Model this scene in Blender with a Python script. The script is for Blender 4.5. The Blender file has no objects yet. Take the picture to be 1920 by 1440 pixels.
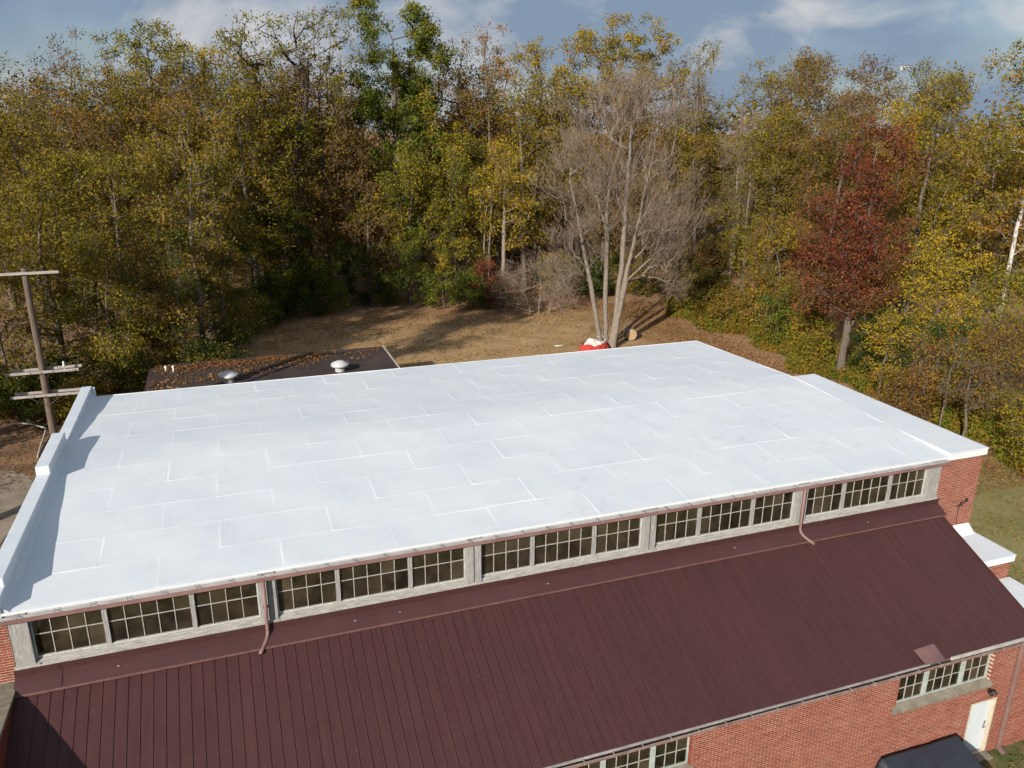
import bpy, math, random
import numpy as np
from mathutils import Vector, Matrix

scene = bpy.context.scene
C = scene.collection
R = math.radians
Z0 = 6.9                      # height of the clerestory sill above the ground

# ------------------------------------------------------------------ camera
CAM = np.array([5.342, -18.826, 12.325 + Z0])
PITCH, ROLL, YAW, FPX = R(18.175), R(0.459), R(19.749), 1501.4
fw = np.array([math.sin(YAW) * math.cos(PITCH), math.cos(YAW) * math.cos(PITCH), -math.sin(PITCH)])
rt = np.array([math.cos(YAW), -math.sin(YAW), 0.0])
up = np.cross(rt, fw)
r2 = rt * math.cos(ROLL) + up * math.sin(ROLL)
u2 = -rt * math.sin(ROLL) + up * math.cos(ROLL)
cam_data = bpy.data.cameras.new('camera')
cam = bpy.data.objects.new('camera', cam_data)
C.objects.link(cam)
mw = Matrix.Identity(4)
for i in range(3):
    mw[i][0] = r2[i]; mw[i][1] = u2[i]; mw[i][2] = -fw[i]; mw[i][3] = CAM[i]
cam.matrix_world = mw
cam_data.sensor_width = 36.0
cam_data.lens = FPX / 1920 * 36
cam_data.clip_end = 5000
scene.camera = cam

# ------------------------------------------------------------------ world, sun, exposure
SUN_AZ, SUN_EL = R(42.5), R(24)          # travel direction of the light in the ground plane, elevation
w = bpy.data.worlds.new('World'); scene.world = w; w.use_nodes = True
nt = w.node_tree; nt.nodes.clear()
def wn(t, **k):
    n = nt.nodes.new(t)
    for a, b in k.items(): setattr(n, a, b)
    return n
wo = wn('ShaderNodeOutputWorld'); bg = wn('ShaderNodeBackground')
sky = wn('ShaderNodeTexSky'); sky.sky_type = 'NISHITA'; sky.sun_disc = False
sky.sun_elevation = SUN_EL; sky.sun_rotation = R(227.5)
sky.altitude = 200; sky.air_density = 1.0; sky.dust_density = 1.2; sky.ozone_density = 1.6
tc = wn('ShaderNodeTexCoord'); sep = wn('ShaderNodeSeparateXYZ'); nt.links.new(tc.outputs['Generated'], sep.inputs[0])
cmb = wn('ShaderNodeMapping'); cmb.inputs['Scale'].default_value = (1, 1, 1.9); nt.links.new(tc.outputs['Generated'], cmb.inputs[0])
n1 = wn('ShaderNodeTexNoise'); n1.inputs['Scale'].default_value = 6.2; n1.inputs['Detail'].default_value = 7; n1.inputs['Roughness'].default_value = 0.56
n1.inputs['Distortion'].default_value = 0.35
mp = wn('ShaderNodeMapping'); mp.inputs['Location'].default_value = (8.3, 2.2, 1.4)
nt.links.new(cmb.outputs[0], mp.inputs[0]); nt.links.new(mp.outputs[0], n1.inputs['Vector'])
n2 = wn('ShaderNodeTexNoise'); n2.inputs['Scale'].default_value = 2.6; n2.inputs['Detail'].default_value = 4
nt.links.new(mp.outputs[0], n2.inputs['Vector'])
rmp = wn('ShaderNodeValToRGB'); rmp.color_ramp.elements[0].position = 0.22; rmp.color_ramp.elements[1].position = 0.48
nt.links.new(n2.outputs[0], rmp.inputs[0])
rp2 = wn('ShaderNodeValToRGB'); rp2.color_ramp.elements[0].position = 0.47; rp2.color_ramp.elements[1].position = 0.68
nt.links.new(n1.outputs[0], rp2.inputs[0])
m1 = wn('ShaderNodeMix', data_type='RGBA')
m1.inputs[7].default_value = (2.0, 2.72, 3.85, 1)         # blue-grey cloud deck
fa = wn('ShaderNodeMath', operation='MULTIPLY'); nt.links.new(rmp.outputs[0], fa.inputs[0]); fa.inputs[1].default_value = 0.94
nt.links.new(fa.outputs[0], m1.inputs[0]); nt.links.new(sky.outputs[0], m1.inputs[6])
m2 = wn('ShaderNodeMix', data_type='RGBA'); m2.inputs[7].default_value = (6.2, 6.1, 6.1, 1)   # white puffs
fb = wn('ShaderNodeMath', operation='MULTIPLY'); nt.links.new(rp2.outputs[0], fb.inputs[0]); fb.inputs[1].default_value = 0.85
nt.links.new(fb.outputs[0], m2.inputs[0]); nt.links.new(m1.outputs[2], m2.inputs[6])
nt.links.new(m2.outputs[2], bg.inputs[0]); bg.inputs[1].default_value = 0.085
nt.links.new(bg.outputs[0], wo.inputs[0])

sd = bpy.data.lights.new('sun', 'SUN'); sd.energy = 4.7; sd.angle = R(0.55); sd.color = (1.0, 0.94, 0.85)
sun = bpy.data.objects.new('sun', sd); C.objects.link(sun)
sdir = Vector((math.cos(SUN_AZ) * math.cos(SUN_EL), math.sin(SUN_AZ) * math.cos(SUN_EL), -math.sin(SUN_EL)))
sun.rotation_euler = sdir.to_track_quat('-Z', 'Y').to_euler(); sun.location = (-30, -40, 60)
scene.view_settings.view_transform = 'Standard'; scene.view_settings.look = 'None'
scene.view_settings.exposure = 0.35; scene.view_settings.gamma = 1.0
scene.render.engine = 'CYCLES'
scene.cycles.max_bounces = 4; scene.cycles.diffuse_bounces = 1; scene.cycles.glossy_bounces = 2; scene.cycles.transmission_bounces = 2; scene.cycles.transparent_max_bounces = 6
scene.cycles.caustics_reflective = False; scene.cycles.caustics_refractive = False
scene.cycles.use_denoising = True; scene.cycles.use_adaptive_sampling = True; scene.cycles.adaptive_threshold = .015; scene.cycles.use_light_tree = False

# ------------------------------------------------------------------ helpers: materials
class NT:
    def __init__(s, name):
        s.m = bpy.data.materials.new(name); s.m.use_nodes = True
        s.t = s.m.node_tree; s.t.nodes.clear()
        s.out = s.t.nodes.new('ShaderNodeOutputMaterial')
    def n(s, t, **k):
        o = s.t.nodes.new(t)
        for a, b in k.items(): setattr(o, a, b)
        return o
    def put(s, sock, v):
        if isinstance(v, bpy.types.NodeSocket): s.t.links.new(v, sock)
        elif v is not None:
            if isinstance(v, (tuple, list)) and len(v) == 3 and sock.type == 'RGBA': v = (*v, 1)
            sock.default_value = v
    def coord(s, which='Object', scale=None, loc=None):
        o = s.n('ShaderNodeTexCoord').outputs[which]
        if scale or loc:
            m = s.n('ShaderNodeMapping'); s.put(m.inputs[0], o)
            if scale: m.inputs['Scale'].default_value = scale
            if loc: m.inputs['Location'].default_value = loc
            o = m.outputs[0]
        return o
    def noise(s, vec, scale, detail=3, rough=.5, dist=0):
        o = s.n('ShaderNodeTexNoise'); s.put(o.inputs['Vector'], vec)
        o.inputs['Scale'].default_value = scale; o.inputs['Detail'].default_value = detail
        o.inputs['Roughness'].default_value = rough; o.inputs['Distortion'].default_value = dist
        return o.outputs[0]
    def ramp(s, f, stops):
        o = s.n('ShaderNodeValToRGB'); s.put(o.inputs[0], f); e = o.color_ramp.elements
        while len(e) < len(stops): e.new(0.5)
        for i, (p, c) in enumerate(stops):
            e[i].position = p
            e[i].color = (c, c, c, 1) if not isinstance(c, tuple) else (*c, 1)
        return o.outputs[0]
    def mix(s, f, a, b, mode='MIX'):
        o = s.n('ShaderNodeMix', data_type='RGBA', blend_type=mode)
        s.put(o.inputs[0], f); s.put(o.inputs[6], a); s.put(o.inputs[7], b)
        return o.outputs[2]
    def math(s, op, a, b=None, c=None):
        o = s.n('ShaderNodeMath', operation=op); s.put(o.inputs[0], a)
        if b is not None: s.put(o.inputs[1], b)
        if c is not None: s.put(o.inputs[2], c)
        return o.outputs[0]
    def smooth(s, v, a, b):
        o = s.n('ShaderNodeMapRange', interpolation_type='SMOOTHSTEP'); s.put(o.inputs[0], v)
        o.inputs[1].default_value = a; o.inputs[2].default_value = b
        return o.outputs[0]
    def island(s): return s.n('ShaderNodeNewGeometry').outputs['Random Per Island']
    def rnd(s): return s.n('ShaderNodeObjectInfo').outputs['Random']
    def bump(s, h, strength=.3, dist=.02):
        o = s.n('ShaderNodeBump'); s.put(o.inputs['Height'], h)
        o.inputs['Strength'].default_value = strength; o.inputs['Distance'].default_value = dist
        return o.outputs[0]
    def principled(s, col, rough=.6, bump=None, metal=0, spec=.5):
        p = s.n('ShaderNodeBsdfPrincipled'); s.put(p.inputs['Base Color'], col); s.put(p.inputs['Roughness'], rough)
        p.inputs['Metallic'].default_value = metal; p.inputs['Specular IOR Level'].default_value = spec
        if bump is not None: s.put(p.inputs['Normal'], bump)
        s.t.links.new(p.outputs[0], s.out.inputs[0]); return s.m

def mottled(name, a, b, scale=3, rough=.7, bump=.2, bd=.01, sc3=None, detail=5, spec=.3, metal=0, lo=.35, hi=.65):
    k = NT(name); v = k.coord('Object', sc3)
    f = k.noise(v, scale, detail, .6)
    c = k.mix(k.ramp(f, [(lo, 0.0), (hi, 1.0)]), a, b)
    return k.principled(c, rough, k.bump(k.noise(v, scale * 5, 4), bump, bd), metal, spec)

M = {}
# roof coating: off-white acrylic, brushed along the length, scuffed
k = NT('white_roof_coating'); v = k.coord('Object')
f1 = k.noise(v, .35, 4, .6); f2 = k.noise(k.coord('Object', (.5, 3.5, 1)), 1.6, 5, .65); f3 = k.noise(v, 2.6, 7, .72)
c = k.mix(k.ramp(f1, [(.35, 0.0), (.65, 1.0)]), (.655, .69, .72), (.735, .755, .765))
c = k.mix(k.ramp(f2, [(.38, 0.0), (.75, .35)]), c, (.61, .64, .665))
dirt = k.math('MULTIPLY', k.ramp(f3, [(.56, 0.0), (.72, 1.0)]), k.ramp(k.noise(v, .22, 2), [(.44, 0.0), (.60, .8)]))
c = k.mix(k.math('MULTIPLY', dirt, .55), c, (.40, .39, .37))
M['white'] = k.principled(c, k.ramp(f2, [(.3, .42), (.7, .62)]), k.bump(k.math('ADD', k.noise(k.coord('Object', (1, 3, 1)), 9, 5, .65), k.noise(v, 1.2, 2)), .22, .02), 0, .4)
M['white_plain'] = mottled('white_coated_parapet', (.60, .65, .69), (.67, .70, .72), 1.4, .5, .2, .01, spec=.4)
M['white_paint'] = mottled('white_fascia_paint', (.72, .73, .73), (.8, .8, .79), 2.5, .5, .1, .004)
# maroon sheet metal
k = NT('maroon_metal'); v = k.coord('Object'); g = k.coord('Generated')
gm = k.n('ShaderNodeNewGeometry').outputs['Position']
c = k.mix(k.noise(gm, .35, 3), (.056, .023, .022), (.071, .029, .027))
c = k.mix(k.math('MULTIPLY', k.rnd(), .3), c, (.054, .020, .022))
c = k.mix(k.ramp(k.noise(gm, 5.5, 6, .7), [(.56, 0.0), (.74, .35)]), c, (.115, .052, .042))
mpg = k.n('ShaderNodeMapping'); k.put(mpg.inputs[0], gm); mpg.inputs['Scale'].default_value = (7, .45, .45)
c = k.mix(k.ramp(k.noise(mpg.outputs[0], 1.0, 5, .65), [(.45, 0.0), (.75, .35)]), c, (.095, .043, .036))
M['maroon'] = k.principled(c, k.ramp(k.noise(gm, 1.3, 3), [(.3, .40), (.7, .62)]), k.bump(k.math('ADD', k.noise(gm, 2.2, 2), k.math('MULTIPLY', k.noise(gm, 14, 3), .12)), .22, .02), 0, .26)
M['maroon_lip'] = mottled('rusty_flashing_lip', (.115, .052, .043), (.155, .075, .06), 6, .6, .1)
M['flash'] = mottled('maroon_flashing', (.062, .026, .025), (.078, .034, .032), .8, .5, .1, .006, lo=.3, hi=.7)
M['gutter'] = mottled('mauve_gutter_paint', (.20, .11, .10), (.27, .16, .145), 1.6, .5, .15, .004)
M['gutter_in'] = mottled('grey_gutter_inside', (.30, .29, .28), (.42, .40, .39), 2.5, .6, .15)
M['gutter_dark'] = mottled('dark_gutter_inside', (.035, .028, .026), (.09, .07, .06), 4, .8, .3)  # near-black tone all over the inside of the lower gutter
M['gutter_low'] = mottled('weathered_brown_gutter', (.16, .105, .095), (.30, .23, .21), 3, .55, .2)
M['drip'] = mottled('dull_drip_edge', (.26, .23, .21), (.42, .38, .35), 2.5, .6, .2)
M['strap'] = mottled('gutter_strap_metal', (.20, .18, .17), (.36, .33, .31), 9, .45, .1, metal=.3)
# brick: each brick its own shade
k = NT('brick'); gp = k.n('ShaderNodeNewGeometry').outputs['Position']
rr = k.math('FRACT', k.math('ADD', k.math('MULTIPLY', k.island(), 7.31), k.rnd()))
c = k.ramp(rr, [(0, (.20, .049, .028)), (.3, (.23, .057, .032)), (.6, (.255, .065, .037)), (.9, (.28, .086, .052)), (1, (.16, .044, .029))])
c = k.mix(k.ramp(k.noise(gp, .55, 4, .6), [(.52, 0.0), (.75, .4)]), c, (.29, .10, .066))
c = k.mix(k.ramp(k.noise(gp, .9, 5, .65), [(.60, 0.0), (.72, .55)]), c, (.17, .046, .032))
M['brick'] = k.principled(c, .82, k.bump(k.noise(gp, 60, 4), .35, .006), 0, .2)
k = NT('mortar'); gp = k.n('ShaderNodeNewGeometry').outputs['Position']
c = k.mix(k.ramp(k.noise(gp, 2.2, 5, .65), [(.35, 0.0), (.65, 1.0)]), (.45, .33, .25), (.62, .48, .38))
M['mortar'] = k.principled(c, .9, k.bump(k.noise(gp, 50, 4), .4, .006), 0, .1)
# weathered wood
def wood(name, a, b, d, sc=(9, 9, 1.0), rough=.8):
    k = NT(name); v = k.coord('Object', sc)
    f = k.noise(v, 2.6, 6, .7, .6)
    c = k.mix(k.ramp(f, [(.36, 0.0), (.62, 1.0)]), a, b)
    c = k.mix(k.ramp(k.noise(v, 8, 5, .75), [(.54, 0.0), (.70, .8)]), c, d)
    return k.principled(c, rough, k.bump(f, .5, .01), 0, .2)
M['post'] = wood('peeling_white_post_wood', (.22, .205, .19), (.43, .42, .40), (.12, .105, .09), (14, 14, 1.2))
M['sill'] = wood('peeling_white_sill_wood', (.27, .25, .22), (.50, .475, .43), (.15, .125, .10), (1.2, 10, 10))
M['muntin'] = mottled('chalky_white_muntin_paint', (.34, .32, .28), (.50, .47, .42), 7, .7, .2)
M['sash'] = mottled('dull_white_sash_paint', (.36, .37, .35), (.58, .57, .53), 5, .7, .25, sc3=(6, 6, 1))
M['green_sash'] = mottled('pale_green_sash_paint', (.33, .37, .33), (.46, .50, .45), 5, .65, .2)
M['timber'] = wood('ochre_brace_timber', (.46, .27, .09), (.62, .39, .15), (.11, .06, .02), (2, 2, 2), .7)
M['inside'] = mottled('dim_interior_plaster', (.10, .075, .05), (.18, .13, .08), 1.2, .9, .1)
# dusty old glass; brown film colour also paints in a brighter interior
k = NT('dusty_brightened_glass'); gp = k.n('ShaderNodeNewGeometry').outputs['Position']
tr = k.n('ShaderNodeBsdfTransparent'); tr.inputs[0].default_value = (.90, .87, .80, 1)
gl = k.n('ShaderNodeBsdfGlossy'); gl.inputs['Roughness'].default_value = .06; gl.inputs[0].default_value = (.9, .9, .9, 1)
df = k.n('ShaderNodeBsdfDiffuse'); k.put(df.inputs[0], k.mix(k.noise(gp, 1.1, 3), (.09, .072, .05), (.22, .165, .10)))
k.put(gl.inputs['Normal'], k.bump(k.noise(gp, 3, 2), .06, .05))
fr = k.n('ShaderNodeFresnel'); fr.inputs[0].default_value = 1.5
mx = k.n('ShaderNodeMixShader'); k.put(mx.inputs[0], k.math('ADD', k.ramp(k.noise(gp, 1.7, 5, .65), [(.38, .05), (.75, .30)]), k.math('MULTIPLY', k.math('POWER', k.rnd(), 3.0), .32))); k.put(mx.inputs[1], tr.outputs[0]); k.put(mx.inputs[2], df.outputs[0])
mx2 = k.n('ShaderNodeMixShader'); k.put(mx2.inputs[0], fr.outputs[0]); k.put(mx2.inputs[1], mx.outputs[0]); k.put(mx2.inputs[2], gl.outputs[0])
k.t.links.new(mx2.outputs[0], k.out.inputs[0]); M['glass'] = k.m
M['stone'] = mottled('mossy_coping_stone', (.15, .125, .09), (.27, .225, .17), 5, .9, .5, .01)
M['concrete'] = mottled('grey_concrete', (.17, .145, .11), (.27, .235, .185), 4, .85, .35)
M['door'] = mottled('white_door_paint', (.58, .62, .63), (.65, .68, .69), 2, .45, .08, .003)
M['doorframe'] = mottled('cream_frame_paint', (.52, .45, .32), (.60, .53, .40), 3, .5, .1, .003)
M['steel'] = mottled('dull_steel', (.32, .32, .31), (.5, .5, .48), 9, .35, .05, metal=.8)
M['black'] = mottled('black_iron', (.012, .012, .012), (.035, .03, .028), 9, .5, .1)
k = NT('black_tarpaulin'); v = k.coord('Object')
M['tarp'] = k.principled(k.mix(k.noise(v, 2, 4), (.020, .025, .036), (.036, .043, .058)), .42, k.bump(k.noise(k.coord('Object', (1, 2.5, 1)), 3.5, 5, .65, 1.2), .25, .05), 0, .6)
M['pole'] = wood('creosoted_pole_wood', (.085, .06, .045), (.19, .145, .115), (.04, .028, .022), (12, 12, .8))
M['arm'] = wood('silvered_crossarm_wood', (.27, .235, .205), (.46, .42, .385), (.15, .12, .10), (1.0, 10, 10))
M['porcelain'] = mottled('white_porcelain', (.68, .69, .67), (.8, .8, .78), 4, .25, .05)
M['brown_porcelain'] = mottled('brown_porcelain', (.03, .02, .017), (.07, .045, .035), 4, .3, .05)
M['cable'] = mottled('pale_cable_sheath', (.42, .37, .31), (.58, .53, .46), 5, .6, .1)
k = NT('dark_roll_roofing'); v = k.coord('Object')
c = k.mix(k.ramp(k.noise(v, .5, 5, .6), [(.3, 0.0), (.7, 1.0)]), (.040, .029, .027), (.075, .054, .048))
M['rollroof'] = k.principled(c, .85, k.bump(k.noise(v, 40, 3), .4, .01), 0, .25)
M['shedwall'] = mottled('brown_shed_boards', (.13, .085, .06), (.2, .14, .1), 3, .8, .2)
M['trim'] = mottled('pale_edge_trim', (.42, .38, .34), (.56, .52, .47), 3, .6, .1)
M['vent'] = mottled('galvanised_vent', (.50, .50, .50), (.66, .66, .65), 3, .42, .08, metal=.15)
M['redcloth'] = mottled('red_canvas', (.36, .03, .022), (.46, .055, .035), 3, .75, .3)
M['whitecloth'] = mottled('dirty_white_canvas', (.50, .47, .42), (.68, .65, .60), 3, .8, .3)
M['litter'] = mottled('pale_green_plastic', (.55, .68, .52), (.72, .8, .68), 3, .4, .1)
M['endgrain'] = mottled('sawn_end_grain', (.34, .23, .12), (.46, .33, .19), 6, .8, .2)
def bark(name, a, b, d=None, sc=(7, 7, 1.3)):
    k = NT(name); v = k.coord('Object', sc)
    f = k.noise(v, 2.2, 6, .7, .4)
    c = k.mix(k.ramp(f, [(.36, 0.0), (.64, 1.0)]), a, b)
    if d: c = k.mix(k.ramp(k.noise(k.coord('Object', (2.4, 2.4, .9)), 2.2, 4, .6), [(.50, 0.0), (.56, 1.0)]), c, d)
    return k.principled(c, .9, k.bump(f, .6, .03), 0, .15)
M['bark'] = bark('grey_brown_bark', (.085, .066, .05), (.185, .15, .12))
M['bark_dark'] = bark('dark_bark', (.05, .038, .028), (.11, .085, .065))
M['bark_pale'] = bark('pale_tan_bark', (.19, .15, .115), (.32, .265, .21))
M['bark_bare'] = bark('silvery_bare_bark', (.15, .12, .095), (.30, .248, .20))
M['twig'] = bark('reddish_grey_twigs', (.175, .126, .092), (.275, .205, .152))
M['bark_white'] = bark('mottled_white_bark', (.46, .43, .38), (.58, .55, .50), (.20, .16, .12))
# leaves: own autumn colour per leaf, thin and translucent
k = NT('leaf'); at = k.n('ShaderNodeAttribute', attribute_name='leafcol').outputs['Color']
d1 = k.n('ShaderNodeBsdfDiffuse'); k.put(d1.inputs[0], at)
t1 = k.n('ShaderNodeBsdfTranslucent'); k.put(t1.inputs[0], at)
a1 = k.n('ShaderNodeMixShader'); a1.inputs[0].default_value = .28; k.put(a1.inputs[1], d1.outputs[0]); k.put(a1.inputs[2], t1.outputs[0])
k.t.links.new(a1.outputs[0], k.out.inputs[0]); M['leaf'] = k.m
# ground: dry lawn, leaf litter near the woods and along the track, bare dirt on the left
k = NT('ground_cover'); gp = k.n('ShaderNodeNewGeometry').outputs['Position']
sx = k.n('ShaderNodeSeparateXYZ'); k.put(sx.inputs[0], gp); X, Y = sx.outputs[0], sx.outputs[1]
wob = k.math('MULTIPLY', k.math('SUBTRACT', k.noise(gp, .14, 4, .6), .5), 11.0)
Yw = k.math('ADD', Y, wob); Xw = k.math('ADD', X, k.math('MULTIPLY', wob, .45))
fine = k.noise(gp, 2.6, 7, .72); blot = k.noise(gp, .32, 5, .6)
lawn = k.mix(k.ramp(blot, [(.36, 0.0), (.62, 1.0)]), (.40, .25, .12), (.51, .33, .175))
lawn = k.mix(k.ramp(fine, [(.40, 0.0), (.70, .6)]), lawn, (.27, .175, .085))
green = k.mix(k.ramp(blot, [(.36, 0.0), (.62, 1.0)]), (.23, .205, .075), (.33, .265, .12))
green = k.mix(k.ramp(fine, [(.35, 0.0), (.70, .7)]), green, (.15, .145, .045))
gmask = k.math('MULTIPLY', k.smooth(X, 27, 33), k.math('SUBTRACT', 1.0, k.smooth(Yw, 11, 19)))
far = k.math('MULTIPLY', k.smooth(X, 66, 72), k.math('SUBTRACT', 1.0, k.smooth(Yw, 60, 68)))
gmask = k.math('MAXIMUM', gmask, k.math('MULTIPLY', far, .6))
base = k.mix(gmask, lawn, green)
leaf = k.mix(k.ramp(fine, [(.38, 0.0), (.62, 1.0)]), (.24, .125, .062), (.47, .27, .14))
leaf = k.mix(k.ramp(k.noise(gp, 9, 5, .7), [(.45, 0.0), (.68, .6)]), leaf, (.50, .34, .21))
edge = k.smooth(Yw, 54, 63)
track = k.math('MULTIPLY', k.smooth(Xw, 38, 43), k.smooth(Yw, 12, 20))
wood_m = k.math('MULTIPLY', k.smooth(Xw, 47, 52), k.smooth(Yw, 10, 14))
lm = k.math('MAXIMUM', edge, k.math('MAXIMUM', k.math('MULTIPLY', track, .55), wood_m))
left = k.math('MULTIPLY', k.math('SUBTRACT', 1.0, k.smooth(Xw, 1, 7)), k.smooth(Y, 8, 14))
lm = k.math('MAXIMUM', lm, left)
lm = k.math('MULTIPLY', lm, k.ramp(k.noise(gp, .8, 5, .65), [(.26, .55), (.52, 1.0)]))
base = k.mix(lm, base, leaf)
dirt = k.math('MULTIPLY', left, k.ramp(k.noise(gp, .45, 4), [(.36, .25), (.58, .9)]))
base = k.mix(dirt, base, (.14, .088, .055))
frontg = k.math('SUBTRACT', 1.0, k.smooth(Y, -3.5, -2.5))
fg = k.mix(k.ramp(k.noise(gp, 1.3, 5, .65), [(.42, 0.0), (.62, 1.0)]), (.075, .11, .03), (.22, .155, .085))
base = k.mix(frontg, base, fg)
M['ground'] = k.principled(base, .95, k.bump(k.math('ADD', fine, k.noise(gp, 14, 4, .7)), .55, .10), 0, .1)

# ------------------------------------------------------------------ helpers: meshes and objects
def link(o, parent=None):
    C.objects.link(o)
    if parent is not None: o.parent = parent
    return o
def raw_mesh(name, V, loops, sizes, mat=None, smooth=False, col=None):
    me = bpy.data.meshes.new(name)
    V = np.asarray(V, np.float32).reshape(-1, 3); loops = np.asarray(loops, np.int32); sizes = np.asarray(sizes, np.int32)
    me.vertices.add(len(V)); me.vertices.foreach_set('co', V.ravel())
    me.loops.add(len(loops)); me.loops.foreach_set('vertex_index', loops)
    me.polygons.add(len(sizes)); st = np.zeros(len(sizes), np.int32); st[1:] = np.cumsum(sizes)[:-1]
    me.polygons.foreach_set('loop_start', st); me.polygons.foreach_set('loop_total', sizes)
    sm_ = np.full(len(sizes), bool(smooth)) if np.ndim(smooth) == 0 else np.asarray(smooth, bool)
    me.polygons.foreach_set('use_smooth', sm_)
    if col is not None:
        a = me.attributes.new('leafcol', 'FLOAT_COLOR', 'POINT')
        a.data.foreach_set('color', np.concatenate([col, np.ones((len(col), 1))], 1).astype(np.float32).ravel())
    me.update(calc_edges=True); me.validate()
    if mat is not None: me.materials.append(mat)
    return me
class MB:
    def __init__(s): s.v = []; s.f = []; s.n = 0
    def add(s, V, F):
        s.v.append(np.asarray(V, float).reshape(-1, 3)); s.f += [[i + s.n for i in f] for f in F]; s.n += len(s.v[-1]); return s
    def box(s, x0, x1, y0, y1, z0, z1):
        V = [(x0, y0, z0), (x1, y0, z0), (x1, y1, z0), (x0, y1, z0), (x0, y0, z1), (x1, y0, z1), (x1, y1, z1), (x0, y1, z1)]
        return s.add(V, [(0, 3, 2, 1), (4, 5, 6, 7), (0, 1, 5, 4), (1, 2, 6, 5), (2, 3, 7, 6), (3, 0, 4, 7)])
    def prism_x(s, prof, x0, x1):          # closed (y,z) profile, counter-clockwise seen from -x... extruded along x
        n = len(prof)
        V = [(x0, y, z) for y, z in prof] + [(x1, y, z) for y, z in prof]
        F = [(i, (i + 1) % n, n + (i + 1) % n, n + i) for i in range(n)] + [tuple(range(n))[::-1], tuple(range(n, 2 * n))]
        return s.add(V, F)
    def sheet_x(s, prof, x0, x1, t=.004):   # open profile given a thickness
        p = np.array(prof, float); d = np.gradient(p, axis=0); nn = np.stack([-d[:, 1], d[:, 0]], 1); nn /= np.linalg.norm(nn, axis=1)[:, None]
        q = (p + nn * t)[::-1]
        return s.prism_x([tuple(a) for a in p] + [tuple(a) for a in q], x0, x1)
    def beam(s, a, b, wd, ht, upv=(0, 0, 1)):
        a = np.array(a, float); b = np.array(b, float); d = b - a; d /= np.linalg.norm(d)
        r = np.cross(d, upv); r /= np.linalg.norm(r); u = np.cross(r, d)
        V = []
        for q in (a, b):
            for i, j in ((-1, -1), (1, -1), (1, 1), (-1, 1)): V.append(q + r * wd / 2 * i + u * ht / 2 * j)
        return s.add(V, [(0, 3, 2, 1), (4, 5, 6, 7), (0, 1, 5, 4), (1, 2, 6, 5), (2, 3, 7, 6), (3, 0, 4, 7)])
    def tube(s, P, rad, n=8, cap=True):
        V, F = tube_arrays(P, rad, n); s.add(V, F)
        if cap:
            m = len(P); s.f.append([s.n - m * n + i for i in range(n)][::-1]); s.f.append([s.n - n + i for i in range(n)])
        return s
    def lathe(s, prof, n=24, at=(0, 0, 0)):
        V = []; F = []
        for r, z in prof:
            for i in range(n): V.append((at[0] + r * math.cos(2 * math.pi * i / n), at[1] + r * math.sin(2 * math.pi * i / n), at[2] + z))
        for j in range(len(prof) - 1):
            for i in range(n): F.append((j * n + i, j * n + (i + 1) % n, (j + 1) * n + (i + 1) % n, (j + 1) * n + i))
        F.append(tuple(range((len(prof) - 1) * n, len(prof) * n)))
        return s.add(V, F)
    def mesh(s, name, mat=None, smooth=False):
        V = np.concatenate(s.v); loops = [i for f in s.f for i in f]
        return raw_mesh(name, V, loops, [len(f) for f in s.f], mat, smooth)
    def build(s, name, mat=None, parent=None, smooth=False, bevel=0):
        o = bpy.data.objects.new(name, s.mesh(name, mat, smooth)); link(o, parent)
        if bevel:
            b = o.modifiers.new('bevel', 'BEVEL'); b.width = bevel; b.segments = 2; b.limit_method = 'ANGLE'
        return o
def tube_arrays(P, rad, n=6):
    P = np.asarray(P, float); m = len(P); rad = np.broadcast_to(np.asarray(rad, float), (m,))
    T = np.gradient(P, axis=0); T /= (np.linalg.norm(T, axis=1)[:, None] + 1e-9)
    ref = np.array([0.31, 0.93, 0.2]) if abs(T[:, 1]).mean() < .8 else np.array([.95, .1, .3])
    A = np.cross(T, ref); A /= (np.linalg.norm(A, axis=1)[:, None] + 1e-9); B = np.cross(T, A)
    th = np.arange(n) * 2 * math.pi / n
    V = P[:, None, :] + rad[:, None, None] * (np.cos(th)[None, :, None] * A[:, None, :] + np.sin(th)[None, :, None] * B[:, None, :])
    i = np.arange(n); F = []
    for j in range(m - 1):
        F.append(np.stack([j * n + i, j * n + (i + 1) % n, (j + 1) * n + (i + 1) % n, (j + 1) * n + i], 1))
    return V.reshape(-1, 3), np.concatenate(F).tolist()
def tag(o, label=None, cat=None, group=None, kind=None):
    if label: o['label'] = label
    if cat: o['category'] = cat
    if group: o['group'] = group
    if kind: o['kind'] = kind
    return o
def thing(name, label, cat, loc=(0, 0, 0), group=None):
    o = bpy.data.objects.new(name, None); o.empty_display_size = .3; o.location = loc; link(o)
    return tag(o, label, cat, group)
def inst(name, me, loc, parent, rot=None, scale=None):
    o = bpy.data.objects.new(name, me); o.location = loc
    if rot: o.rotation_euler = rot
    if scale: o.scale = scale
    return link(o, parent)
rng = np.random.default_rng(11); random.seed(5)

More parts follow.
